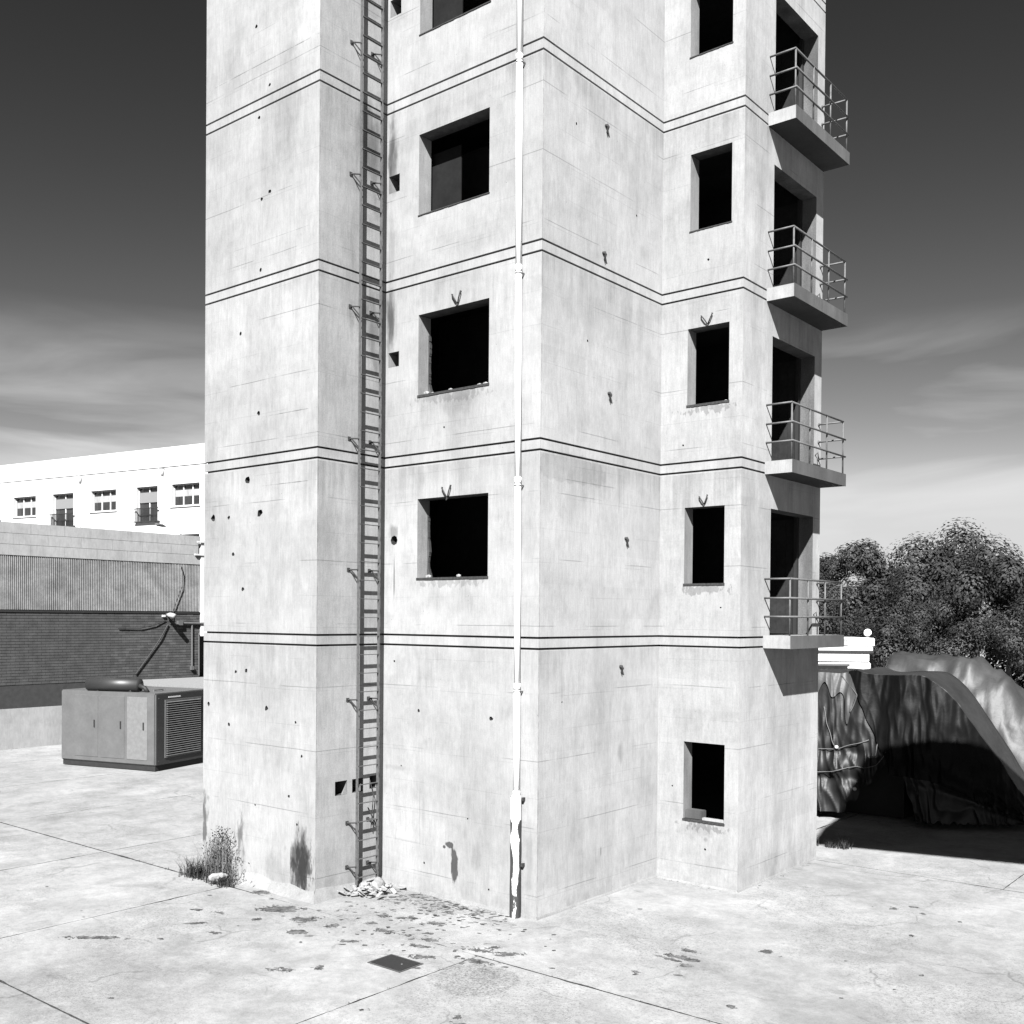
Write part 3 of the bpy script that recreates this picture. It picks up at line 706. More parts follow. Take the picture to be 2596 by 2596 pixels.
# steel guard round the foot of the pipe
bm = bmesh.new(); seg = 28; rings = []
zs_ = [G+.0] + [G+.02+(1.80)*i/40 for i in range(41)]
for z in zs_:
    rr = .082; ring = []
    for t in range(seg):
        a = 2*math.pi*t/seg; x = math.cos(a); y = math.sin(a)
        x = math.copysign(abs(x)**.75, x); y = math.copysign(abs(y)**.75, y)
        dent = .006*noise.noise(Vector((x*2, y*2, z*3)))
        ring.append(bm.verts.new((-.345+x*(rr+dent), YP-.012+y*(rr*.86+dent), z)))
    rings.append(ring)
for i in range(len(rings)-1):
    for t in range(seg): bm.faces.new((rings[i][t], rings[i][(t+1) % seg], rings[i+1][(t+1) % seg], rings[i+1][t]))
tv = [bm.verts.new((-.345+(v.co.x+.345)*.62, YP+(v.co.y-YP)*.62, zs_[-1]+.05)) for v in rings[-1]]
for t in range(seg): bm.faces.new((rings[-1][t], rings[-1][(t+1) % seg], tv[(t+1) % seg], tv[t]))
o = link('pipe_guard', bm, M_PEEL, smooth=True, label='peeling white steel guard with rust patches round the pipe foot'); o.parent = dp
for z in (-2.45, -3.45):
    bm = bmesh.new(); box(bm, (-.266, -.06, z-.025), (-.232, 0, z+.025)); box(bm, (-.47, -.06, z-.025), (-.425, 0, z+.025)); o = link('guard_lug', bm, M_RUST); o.parent = dp
dp.parent = None; keep(dp, tower)

# ladder on the recessed face
LX = X1+.12; LYa, LYb = -.695, -.235
bm = bmesh.new()
for y in (LYa, LYb):
    box(bm, (LX-.026, y-.006, -4.13), (LX+.026, y+.006, 14.3))
ladder = T(link('ladder', bm, M_STEEL, label='long grey steel ladder fixed to the recessed wall'))
rb = bmesh.new(); box(rb, (-.018, LYa+.006, -.006), (.018, LYb-.006, .006)); bmesh.ops.bevel(rb, geom=rb.edges[:], offset=.002, segments=1, affect='EDGES')
r0 = None; z = -4.02
while z < 14.2:
    if r0 is None: r0 = link('rung', rb, M_STEEL, ladder); r0.location = (LX, 0, z)
    else: dupe(r0, ladder, (LX, 0, z))
    z += .3075
br = None
for z in (9.68, 7.54, 5.38, 3.22, 1.07, -1.07, -3.10, -3.83, 11.8):
    for y in (LYa, LYb):
        if br is None:
            bm = bmesh.new()
            box(bm, (X1-.0, -.03, -.03), (X1+.012, .03, .03))                          # wall plate
            tube(bm, [(X1+.01, 0, 0), (X1+.05, .03, .0), (LX, .105, .0)], .012, 6)            # arm out to the rail
            tube(bm, [(X1+.035, .02, -.0), (LX-.01, .10, -.13), (LX, .108, -.20)], .011, 6)   # strut down to the rail
            br = link('bracket', bm, M_RUST, ladder); br.location = (0, y-.115, z)
        else: dupe(br, ladder, (0, y-.115, z))
# torn wires by the vents
bm = bmesh.new()
tube(bm, [(X1, -.30, -2.45), (X1+.06, -.27, -2.7), (X1+.05, -.29, -3.0), (X1+.07, -.33, -3.25)], .008, 5)
tube(bm, [(X1+.02, -.36, -2.9), (X1+.07, -.30, -3.05), (X1+.06, -.2, -3.22)], .010, 5)
T(link('loose_wire', bm, M_RUST))
for k, (u0, u1, z0, z1) in enumerate(V12):    # rough lit cheek in the first vent, dark shafts behind
    bm = bmesh.new()
    v = [bm.verts.new((X1-.012, u1-.001, z0)), bm.verts.new((X1-.012, u1-.001, z1-.04)), bm.verts.new((X1-.06, u1-.075-.01*k, z0)), bm.verts.new((X1-.01, u1-.10, z0+.001)), ]
    bm.faces.new((v[0], v[1], v[2])); bm.faces.new((v[0], v[2], v[3])); bm.faces.new((v[0], v[3], v[1])); bm.faces.new((v[1], v[3], v[2]))
    if k == 0: T(link('mortar_cheek', bm, M_SKIRT))
    else: bm.free()

# balconies and doors
PX = 2.067
def balcony(b):
    z0, z1 = b-.19, b+.03
    ya, yb = 4.31, 6.655
    bm = bmesh.new()
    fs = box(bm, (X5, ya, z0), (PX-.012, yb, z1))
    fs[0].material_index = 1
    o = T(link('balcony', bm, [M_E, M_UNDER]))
    e = bbox_obj('slab_edge', (PX-.012, ya-.0, z0-.004), (PX, yb, z1+.002), M_SLABEDGE, o, label='dirty grey outer edge of the balcony slab')
    # posts
    xo = PX-.045; ys = [ya+.05, ya+.05+.745, ya+.05+1.49, yb-.05]
    for y in ys:
        bm = bmesh.new(); tube(bm, [(xo, y, z1), (xo, y, z1+.98)], .016, 8)
        link('post', bm, M_RAIL, o, smooth=True)
    for i, dz in enumerate((.325, .645, .975)):
        ext = .05 if i < 2 else 0.0
        zz = z1+dz
        xr = xo + (.024 if i < 2 else 0)
        tube_obj('rail', [(xr, ys[0]-ext*.5, zz), (xr, ys[-1]+ext, zz)], .018, M_RAIL, o)
        tube_obj('rail', [(X5-.01, ys[0]-.015, zz), (xr+.012, ys[0]-.015, zz)], .017, M_RAIL, o)
        bm = bmesh.new(); tube(bm, [(X5-.01, yb-.09, zz-.01), (X5+.16, yb-.085, zz-.005), (X5+.22, yb-.06, zz), (xo, yb-.05, zz)], .017, 8)
        tube(bm, [(X5, yb-.09, zz-.01), (X5+.012, yb-.09, zz-.01)], .035, 8)
        link('rail', bm, M_RAIL, o, smooth=True)
    return o
for k, b in enumerate(BANDS[:4]):
    balcony(b)
    z0, z1 = b+.03, b+2.24
    bm = bmesh.new(); box(bm, (.30, 6.30, z0+.01), (1.215, 6.345, z1-.03))
    for q in range(1, 5): box(bm, (.30+q*.19-.004, 6.294, z0+.08), (.30+q*.19+.004, 6.30, z1-.1))
    d = T(link('door', bm, M_DOOR, label='dark steel door leaf folded back inside the opening'))
    bm = bmesh.new(); box(bm, (1.22, 6.27, z0), (1.285, 6.355, z1)); box(bm, (1.22, 4.565, z0), (1.285, 4.62, z1)); link('door_frame', bm, M_FRAME, d)
    bm = bmesh.new(); tube(bm, [(.42, 6.30, z0+1.02), (.42, 6.24, z0+1.02), (.54, 6.24, z0+1.02)], .012, 8); link('handle', bm, M_RAIL, d)
    # bright strip of the jamb wall and small pulley hooks
    bm = bmesh.new(); tube(bm, [(X5-.02, 6.42, z0+.35), (X5+.05, 6.43, z0+.42), (X5+.06, 6.45, z0+.3)], .012, 6); T(link('hook', bm, M_RUST, smooth=True))

# ------------------------------------------------------------------ rubble, stones and weeds at the foot
def rock(bm, x, y, z, r, seed):
    M = Matrix.Translation((x, y, z)) @ Matrix.Rotation(seed, 4, 'Z') @ Matrix.Rotation(seed*1.7, 4, 'X') @ Matrix.Diagonal((1.35, .9, .65, 1))
    res = bmesh.ops.create_icosphere(bm, subdivisions=2, radius=r, matrix=M)
    for v in res['verts']:
        n = noise.noise(v.co*9/max(r*12, .3)+Vector((seed, 0, 0)))
        v.co += (v.co-Vector((x, y, z)))*n*.55
bm = bmesh.new()
for k in range(120):
    x = rnd.gauss(-3.08, .11); y = rnd.gauss(-.50, .17)
    x = max(x, X1+.05); r = rnd.uniform(.015, .048)
    rock(bm, x, min(y, -.08), G+.02+max(0, .12-abs(y+.5)*.25)*rnd.random(), r, k*1.31)
for k in range(40):   # flat flakes lying around
    x = rnd.gauss(-3.0, .2); y = rnd.gauss(-.75, .35)
    M = Matrix.Translation((max(x, X1+.1), min(y*.6-.15, -.1), G+.03+rnd.random()*.08)) @ Matrix.Rotation(rnd.uniform(-.6, .6), 4, 'X') @ Matrix.Rotation(rnd.uniform(0, 6), 4, 'Z') @ Matrix.Rotation(rnd.uniform(-.5, .5), 4, 'Y')
    box(bm, (-.06, -.03, -.006), (.06, .03, .006), M)
link('rubble_pile', bm, M_STONE, kind='stuff', label='heap of pale mortar rubble round the foot of the ladder', cat='rubble')
bm = bmesh.new(); rock(bm, -3.0, -.42, G+.12, .13, 2.2)
link('stone', bm, M_STONE, smooth=False, label='largest pale stone on top of the rubble at the ladder foot', cat='stone')
bm = bmesh.new(); rock(bm, -5.42, -1.80, G+.10, .13, 1.2)
link('stone', bm, M_STONE, label='pale round stone in the weeds at the tower corner', cat='stone')

def blade(bm, p, d, h, w_, bend, mi=0, seg=3):
    p = Vector(p); side = Vector((-d[1], d[0], 0)).normalized()*w_; prev = None
    for i in range(seg+1):
        t = i/seg; c = p + Vector((d[0], d[1], 0))*bend*t*t + Vector((0, 0, h*t*(1-.25*t*bend)))
        ww = side*(1-t*.9)
        q = (bm.verts.new(c-ww), bm.verts.new(c+ww))
        if prev: f = bm.faces.new((prev[0], prev[1], q[1], q[0])); f.material_index = mi
        prev = q
def tuft(bm, x, y, n, h, spread, mi=0, w_=.006):
    for _ in range(n):
        a = rnd.uniform(0, 6.283); d = (math.cos(a), math.sin(a))
        blade(bm, (x+rnd.gauss(0, spread), y+rnd.gauss(0, spread), G-.01), d, h*rnd.uniform(.5, 1.15), w_, rnd.uniform(.1, .7)*h, mi)
# tall dry weed against the tower corner
wp = thing('weed_clump', 'tall dry weeds with dark tufts growing against the left corner of the tower', 'plant', (-5.8, -1.65, G))
bm = bmesh.new()
for _ in range(170):
    x = rnd.gauss(-5.72, .24); y = min(Y0-.03, rnd.gauss(-1.62, .06)); hmax = 1.02-.9*abs(x+5.65)
    a = rnd.uniform(-1, 1); blade(bm, (x, y, G), (a, rnd.uniform(-.4, .2)), max(.15, hmax)*rnd.uniform(.45, 1.05), .006, rnd.uniform(.05, .35), 0, 4)
o = link('stems', bm, M_DRY, kind='stuff'); keep(o, wp)
bm = bmesh.new()
for _ in range(850):
    x = rnd.gauss(-5.66, .22); y = min(Y0-.03, rnd.gauss(-1.63, .07)); z = rnd.uniform(.02, max(.12, 1.0-.95*abs(x+5.6)))
    if rnd.random() > .9-.5*z: continue
    a = rnd.uniform(0, 6.283); d = Vector((math.cos(a), math.sin(a), 0)); p = Vector((x, y, G+z))
    e = p+d*.045+Vector((0, 0, rnd.uniform(.0, .05))); sdv = Vector((-d.y, d.x, .3))*.012
    bm.faces.new([bm.verts.new(q) for q in (p, (p+e)/2+sdv, e, (p+e)/2-sdv)])
for _ in range(210):
    x, y = rnd.gauss(-6.12, .17), rnd.gauss(-1.78, .1)
    a = rnd.uniform(0, 6.283); blade(bm, (x, y, G), (math.cos(a), math.sin(a)), rnd.uniform(.1, .38), .009, rnd.uniform(.05, .25))
for _ in range(300):
    x, y = rnd.gauss(-5.35, .16), rnd.gauss(-1.82, .07)
    a = rnd.uniform(0, 6.283); blade(bm, (x, y, G), (math.cos(a), math.sin(a)), rnd.uniform(.05, .2), .009, rnd.uniform(.05, .15))
o = link('leaves', bm, M_WEED, kind='stuff'); keep(o, wp)
# sparse grass in the joints and along the walls
bm = bmesh.new()
for _ in range(150):
    t = rnd.random()
    if t < .35: x, y = rnd.uniform(-8.5, -5.2), -1.83+rnd.gauss(0, .02)
    elif t < .5: x, y = rnd.uniform(.5, 5.5), -1.83+rnd.gauss(0, .015)
    elif t < .62: x, y = .42+rnd.gauss(0, .015), rnd.uniform(-5, -2.0)
    elif t < .75: x, y = rnd.uniform(-3.0, -.6), -.09+rnd.gauss(0, .02)
    elif t < .87: x, y = rnd.uniform(.1, 1.5), Y4-.08+rnd.gauss(0, .02)
    else: x, y = X5+.08+rnd.gauss(0, .02), rnd.uniform(3.5, 6.6)
    tuft(bm, x, y, 5, rnd.uniform(.015, .045), .012, w_=.003)
link('grass_tufts', bm, M_WEED, kind='stuff', label='tiny grass tufts in the paving joints and along the wall foot', cat='grass')
pz_ = thing('weed', 'small sunlit weeds in front of the dark shadow right of the tower', 'plant', (1.6, 7.75, G))
bm = bmesh.new()
for cx_, cy_, hh in ((1.02, 7.74, .26), (1.36, 7.84, .20), (1.62, 7.90, .36)):
    for _ in range(60):
        a = rnd.uniform(0, 6.283); blade(bm, (rnd.gauss(cx_, .06), rnd.gauss(cy_, .05), G), (math.cos(a), math.sin(a)), hh*rnd.uniform(.3, 1), .010, .12)
keep(link('leaves', bm, M_WEED, kind='stuff'), pz_)

# ------------------------------------------------------------------ generator
gen = thing('generator', 'boxy generator cabinet with a dark louvred end and pale side, left of the tower', 'generator', (-17.41, 4.44, G), rz=R(16.7))
Lg, Wg, Hg = 3.6, 2.45, 2.27
bbox_obj('skid', (-Lg+.04, .05, .02), (-.05, Wg-.05, .17), M_BLACK, gen)
bm = bmesh.new(); box(bm, (-Lg, 0, .17), (-.02, Wg, Hg)); bmesh.ops.bevel(bm, geom=bm.edges[:], offset=.03, segments=2, affect='EDGES'); body = link('body', bm, M_GEN, gen)
bbox_obj('end_panel', (-.022, .03, .19), (0.012, Wg-.03, Hg-.02), M_GEND, gen, .008)
bbox_obj('side_door', (-1.05, -.012, .32), (-.30, .004, Hg-.12), plain('paler cabinet door', .085, .5), gen, .005)
bbox_obj('side_door', (-2.05, -.012, .32), (-1.15, .004, Hg-.12), M_GEN, gen, .005)
bbox_obj('side_door', (-3.05, -.012, .32), (-2.15, .004, Hg-.12), M_GEN, gen, .005)
lf = bmesh.new(); a0, a1, z0, z1 = .42, 1.92, .42, 2.02
for q in ((a0-.05, a0, z0-.05, z1+.05), (a1, a1+.05, z0-.05, z1+.05)): box(lf, (.010, q[0], q[2]), (.035, q[1], q[3]))
box(lf, (.010, a0, z0-.05), (.035, a1, z0)); box(lf, (.010, a0, z1), (.035, a1, z1+.05))
lv = link('louvre_frame', lf, M_GEN, gen)
bbox_obj('louvre_back', (.0125, a0, z0), (.016, a1, z1), M_BLACK, gen)
n = 25; s0 = None
for k in range(n):
    z = z0+.02+(z1-z0-.04)*k/(n-1)
    if s0 is None:
        bm = bmesh.new(); v = [bm.verts.new(p) for p in ((.016, a0, .018), (.016, a1, .018), (.060, a1, -.008), (.060, a0, -.008), (.016, a0, .008), (.016, a1, .008), (.060, a1, -.020), (.060, a0, -.020))]
        for f in ((0, 1, 2, 3), (7, 6, 5, 4), (0, 3, 7, 4), (1, 5, 6, 2), (3, 2, 6, 7), (0, 4, 5, 1)): bm.faces.new([v[i] for i in f])
        s0 = link('louvre_blade', bm, M_SLAT, lv); s0.location = (0, 0, z)
    else: dupe(s0, lv, (0, 0, z))
bm = bmesh.new()
for yy in (.12, Wg-.12):
    for zz in (.3, 1.2, 2.12): cyl(bm, (.012, yy, zz), .018, .018, .006, 8, 'X')
link('bolts', bm, M_RAIL, gen, kind='stuff')
for xx in (-.45, -1.3, -2.3):
    bm = bmesh.new(); box(bm, (xx, -.03, 1.2), (xx+.04, -.012, 1.42)); link('latch', bm, M_BLACK, gen)
bm = bmesh.new(); tube(bm, [(-.6, .6, Hg), (-.6, .6, Hg+.05), (-.6, 1.0, Hg+.05), (-.6, 1.0, Hg)], .02, 6); link('lifting_eye', bm, M_RAIL, gen)
bbox_obj('nameplate', (.012, .52, 2.12), (.018, 1.05, 2.16), M_WHITE2, gen)
bm = bmesh.new(); tube(bm, [(-.9, .35, Hg+.20), (-2.6, .1, Hg+.20)], .20, 20); box(bm, (-1.2, .2, Hg), (-1.1, .45, Hg+.05)); box(bm, (-2.3, .05, Hg), (-2.2, .3, Hg+.05))
link('exhaust_silencer', bm, M_GEND, gen, smooth=True)
bm = bmesh.new(); tube(bm, [(-.9, .35, Hg+.18), (-.72, .37, Hg+.12), (-.62, .38, Hg+.0)], [.07, .06, .06], 10); link('exhaust_pipe', bm, M_BLACK, gen, smooth=True)

# ------------------------------------------------------------------ brick building with louvred upper wall
XB = -25.62; BY0, BY1 = -6.0, 11.48
bb = thing('brick_building', 'dark brick building with a slatted upper wall and pale concrete fascia, far left', 'building', (XB, 3, G))
def K(o): return keep(o, bb)
K(bbox_obj('core_wall', (XB-10, BY0, G), (XB-.12, BY1, 3.3), M_MORTAR))
K(bbox_obj('mortar_bed', (XB-.12, BY0, -2.9), (XB-.012, BY1, .35), M_MORTAR))
K(bbox_obj('plinth', (XB-.12, BY0, G), (XB+.02, BY1, -2.9), M_FASCIA))
K(bbox_obj('roof', (XB-10.1, BY0-.1, 3.3), (XB-.02, BY1+.02, 3.34), M_FASCIA))
# fascia of cast blocks
y = BY0
while y < BY1-.01:
    for z0, z1 in ((2.27, 2.63), (2.64, 3.0), (3.01, 3.37)):
        off = 0 if z0 != 2.64 else .6
        yy0, yy1 = max(BY0, y-off), min(BY1, y+1.19-off)
        K(bbox_obj('fascia_block', (XB-.12, yy0, z0), (XB+rnd.uniform(-.003, .003), yy1, z1), M_FASCIA))
    y += 1.2
# slatted band
K(bbox_obj('louvre_backing', (XB-.12, BY0, .42), (XB-.10, BY1, 2.27), plain('stained backing boards', .09, .9, 0, .5, 2.2)))
bm = bmesh.new(); y = BY0
while y < BY1:
    z1 = 2.27-rnd.uniform(0, .04); box(bm, (XB-.055, y, .44), (XB-.015, y+.03, z1)); y += .068
K(link('louvre_slats', bm, M_LOUV, kind='stuff'))
for z in (.43, .95, 1.5, 2.0): K(bbox_obj('louvre_rail', (XB-.09, BY0, z), (XB-.056, BY1, z+.035), M_GEND))
K(bbox_obj('lintel', (XB-.12, BY0, .35), (XB+.03, BY1, .42), M_BLACK))
# bricks
bw, bh = .30, .098; b0 = None; count = 0
rest = bmesh.new()
rows = int((.35+2.12)/bh)
for r_ in range(rows):
    z = .345-bh*(r_+1)
    y = BY1-.01-(bw/2 if r_ % 2 else 0); c = 0
    if r_ % 2: box(rest, (XB-.012, BY1-bw/2, z+.01), (XB, BY1-.01, z+bh-.002))
    while y > BY0+.3:
        if c < 12:
            if b0 is None:
                bm = bmesh.new(); box(bm, (0, -bw+.012, 0), (.015, 0, bh-.014)); b0 = link('brick', bm, M_BRICK, bb); bpos = b0
                me2 = b0.data.copy(); me2.materials[0] = M_BRICK2
                b0.location = (XB-.012-bb.location.x, y-bb.location.y, z-bb.location.z)
            else:
                q = dupe(b0, bb, (XB-.012-bb.location.x+rnd.uniform(-.002, .003), y-bb.location.y, z-bb.location.z))
                if rnd.random() < .4: q.data = me2
        else: box(rest, (XB-.012, y-bw+.012, z), (XB+rnd.uniform(0, .005), y, z+bh-.014))
        y -= bw; c += 1
K(link('bricks', rest, M_BRICK, kind='stuff'))
M_GPIPE = plain('grey conduit', .05)
# white corner pier, dark gap, pipes
K(bbox_obj('pier', (XB-.5, BY1, -.52), (XB+.06, 13.2, 3.2), M_WHITE))
K(bbox_obj('pier_ledge', (XB+.06, BY1-.2, 3.12), (XB+.12, BY1+.25, 3.18), M_WHITE2)); K(bbox_obj('pier_ledge', (XB+.0, BY1-.28, 2.62), (XB+.1, BY1+.2, 2.68), M_WHITE2))
K(bbox_obj('dark_recess', (XB-.9, BY1, G), (XB-.3, 13.2, -.525), M_BLACK))
bm = bmesh.new(); tube(bm, [(XB+.07, 10.5, -.01), (XB+.07, 11.6, -.03)], .045, 8); box(bm, (XB+.01, 10.43, -.09), (XB+.16, 10.62, .08)); K(link('pipe', bm, M_GPIPE))
bm = bmesh.new(); tube(bm, [(XB+.05, 11.09, -.02), (XB+.05, 11.10, -1.72)], .035, 8); box(bm, (XB, 11.03, -1.82), (XB+.12, 11.15, -1.68)); K(link('pipe', bm, M_GPIPE))
bm = bmesh.new(); tube(bm, [(XB+.05, 11.40, -.4), (XB+.05, 11.41, -2.05)], .025, 8); K(link('pipe', bm, M_GPIPE))
bm = bmesh.new(); tube(bm, [(XB+.02, 10.60, 2.2), (XB+.05, 10.68, 1.9), (XB+.06, 10.64, 1.4), (XB+.06, 10.42, .9), (XB+.05, 10.28, .5), (XB+.08, 10.2, .1), (XB+.03, 10.15, -.05)], .017, 6); K(link('cable', bm, M_BLACK))
bm = bmesh.new(); tube(bm, [(XB+.05, 10.05, -.05), (XB+.08, 9.72, -.55), (XB+.06, 9.3, -1.15), (XB+.05, 8.7, -1.9)], .022, 6); K(link('cable', bm, M_BLACK))
bm = bmesh.new(); tube(bm, [(XB+.04, 9.95, .10), (XB+.06, 9.5, -.08), (XB+.06, 8.9, -.2), (XB+.05, 8.0, -.2)], .015, 6); K(link('cable', bm, M_BLACK))
fl = T2 = thing('wall_floodlight', 'floodlight on a short arm below the slatted wall, its shadow slanting over the bricks', 'floodlight', (XB, 9.98, .33))
bm = bmesh.new(); tube(bm, [(XB, 9.98, .33), (XB+.25, 9.97, .30)], .03, 8); keep(link('arm', bm, M_RAIL, smooth=True), fl)
bm = bmesh.new(); tube(bm, [(XB+.12, 9.97, .30), (XB+.3, 9.97, .29), (XB+.58, 9.98, .26)], [.06, .10, .085], 10); keep(link('lamp_head', bm, M_FASCIA, smooth=True), fl)
bm = bmesh.new(); box(bm, (XB, 9.8, .22), (XB+.08, 9.92, .30)); keep(link('junction_box', bm, M_ALU), fl)
# street lamp over the fascia
sl = thing('street_lamp', 'white curved street lamp arm leaning out above the pale fascia', 'street lamp', (XB-.1, 10.72, 3.34))
bm = bmesh.new(); tube(bm, [(XB-.1, 10.72, 3.34), (XB-.1, 10.62, 3.47), (XB-.08, 10.45, 3.56), (XB-.06, 10.2, 3.62), (XB-.05, 9.95, 3.64)], [.035, .03, .03, .028, .025], 8); keep(link('arm', bm, M_PIPE, smooth=True), sl)
bm = bmesh.new(); tube(bm, [(XB-.05, 9.98, 3.64), (XB-.05, 9.85, 3.67), (XB-.04, 9.65, 3.70), (XB-.03, 9.52, 3.72)], [.03, .075, .085, .03], 10)
for v in bm.verts: v.co.z = 3.68+(v.co.z-3.68)*.7
keep(link('lamp_head', bm, M_RAIL, smooth=True), sl)

# low flat roofed annex in front of the brick building
an = thing('annex', 'low flat roofed annex with pierced block wall behind the generator', 'building', (-18, 9, G))
M_ANX = plain('weathered roofing', .115, .9)
keep(bbox_obj('roof', (XB+.04, 7.9, -2.28), (-12, 15, -2.115), M_ANX), an)
keep(bbox_obj('fascia_strip', (XB+.04, 7.86, -2.30), (-12, 7.9, -2.20), M_FRAME), an)
keep(bbox_obj('core_wall', (XB+.1, 8.2, G), (-12.1, 14.9, -2.28), M_FASCIA), an)
blk = None
for r_ in range(5):
    for c in range(30):
        x = -24.6+c*.41; z = -2.72-r_*.40
        if blk is None:
            bm = bmesh.new(); 
            for q in (((0, 0, 0), (.39, .12, .07)), ((0, 0, .31), (.39, .12, .38)), ((0, 0, .07), (.07, .12, .31)), ((.32, 0, .07), (.39, .12, .31))): box(bm, *q)
            blk = link('pierced_block', bm, M_ANX, an); blk.location = (x-an.location.x, 8.07-an.location.y, z-an.location.z)
        else: dupe(blk, an, (x-an.location.x, 8.07-an.location.y, z-an.location.z))

# ------------------------------------------------------------------ white building behind
ang = math.atan2(.15, .989)
wb = thing('white_building', 'white rendered block with recessed windows and a plain parapet behind the brick building', 'building', (-47.78, 24.81, G), rz=ang)
zb = lambda z: z-G
def W(a, b, mat, nm, **k): return bbox_obj(nm, (a[0], a[1], zb(a[2])), (b[0], b[1], zb(b[2])), mat, wb, **k)
rows_ = [(7.08, 8.45), (3.9, 5.3), (.7, 2.1)]
bays = [(-0.5, 1.97, 'w'), (-3.75, -1.77, 'b'), (-8.2, -5.7, 'w'), (-12.2, -10.0, 'b'), (-16.5, -14.0, 'w'), (-20.3, -18.1, 'b'), (3.6, 6.1, 'w'), (7.9, 10.0, 'b')]
# wall with openings
F = Face('w', (0, 0, 0), (1, 0, 0), (0, 1, 0), M_WHITE, -24, 14)
hs = [(a, b, zb(z0)-(.9 if t == 'b' else 0), zb(z1)) for a, b, t in bays for z0, z1 in rows_]
us = sorted({-24., 14.} | {h[0] for h in hs} | {h[1] for h in hs}); zs = sorted({0., zb(9.57)} | {h[2] for h in hs} | {h[3] for h in hs})
bm = bmesh.new()
for i in range(len(us)-1):
    for j in range(len(zs)-1):
        uc, zc = (us[i]+us[i+1])/2, (zs[j]+zs[j+1])/2
        if any(h[0] < uc < h[1] and h[2] < zc < h[3] for h in hs): continue
        box(bm, (us[i], 0, zs[j]), (us[i+1], .35, zs[j+1]))
bmesh.ops.remove_doubles(bm, verts=bm.verts, dist=1e-4)
link('wall', bm, M_WHITE, wb)
W((-24, .36, G), (14, 9, 9.5), M_WHITE2, 'core_wall')
W((-24.1, -.06, 9.58), (14.1, 9.1, 10.79), M_WHITE, 'parapet')
for a, b, t in bays:
    for z0, z1 in rows_:
        zl = z0-(.9 if t == 'b' else 0)
        wd = bbox_obj('window', (a, .28, zb(zl)), (b, .30, zb(z1)), M_GLASS, wb)
        bm = bmesh.new(); n = 3 if t == 'w' else 2
        for q in range(n+1):
            x = a+(b-a)*q/n; box(bm, (x-.04, .22, zb(zl)), (x+.04, .275, zb(z1)))
        box(bm, (a+.04, .223, zb(zl)), (b-.04, .272, zb(zl)+.07)); box(bm, (a+.04, .223, zb(z1)-.07), (b-.04, .272, zb(z1)))
        link('window_frame', bm, M_ALU, wd)
        if t == 'w':
            bbox_obj('blind', (a+.05, .276, zb(z1)-.75), (b-.05, .279, zb(z1)-.35), M_FASCIA, wd)
            bbox_obj('sill', (a-.1, -.08, zb(z0)-.08), (b+.1, .2, zb(z0)), M_WHITE2, wd)
        else:
            bbox_obj('blind', (a+.05, .20, zb(z1)-1.0), (b-.05, .215, zb(z1)-.35), M_BLIND, wd)
            bm = bmesh.new(); x = a
            while x < b+.2: box(bm, (x, -.2, zb(zl)+.05), (x+.03, -.17, zb(z0)-.05)); x += .12
            box(bm, (a-.05, -.22, zb(z0)-.05), (b+.25, -.15, zb(z0))); box(bm, (a-.05, -.22, zb(zl)), (b+.25, 0, zb(zl)+.05))
            link('balcony_rail', bm, M_GEND, wd)
for x in (-1.26, -9.2, 2.9):
    bm = bmesh.new(); tube(bm, [(x, -.07, .1), (x, -.07, zb(9.0))], .05, 8); tube(bm, [(x, -.09, zb(9.0)), (x, -.1, zb(9.5))], [.06, .16], 8)
    link('rainwater_pipe', bm, M_WHITE2, wb, smooth=True)
bm = bmesh.new(); tube(bm, [(-1.26, -.1, zb(9.2)), (-1.26, -.1, zb(9.5))], [.07, .17], 8); link('hopper', bm, M_FASCIA, wb)

# ------------------------------------------------------------------ right hand side: tarpaulin covered stack
def mat_tarp(name, base, spec=.2):
    m = MT(name)
    n = m.noise(1.8, 6); n2 = m.noise(9, 3)
    v = m.math('MULTIPLY', m.rng(n, .3, .7, .75, 1.2), m.rng(n2, .3, .7, .9, 1.1))
    m.grey(m.math('MULTIPLY', v, base)); m.b.inputs['Roughness'].default_value = .5; m.b.inputs['Specular IOR Level'].default_value = spec
    m.bump(m.math('ADD', m.math('MULTIPLY', n2, .3), n), .25, .05)
    return m.m
M_TARPD = mat_tarp('dark tarpaulin', .0055); M_TARPK = mat_tarp('black tarpaulin', .002, .05); M_TARPL = mat_tarp('grey tarpaulin', .028)
M_TARPM = mat_tarp('mid grey tarpaulin', .014)
ts = thing('covered_stack', 'bulky stack wrapped in dark creased tarpaulins tied with rope, right of the tower', 'tarpaulin', (.8, 11.5, G))
XL, XR = -2.6, 4.1
def clamp(v, a, b): return max(a, min(b, v))
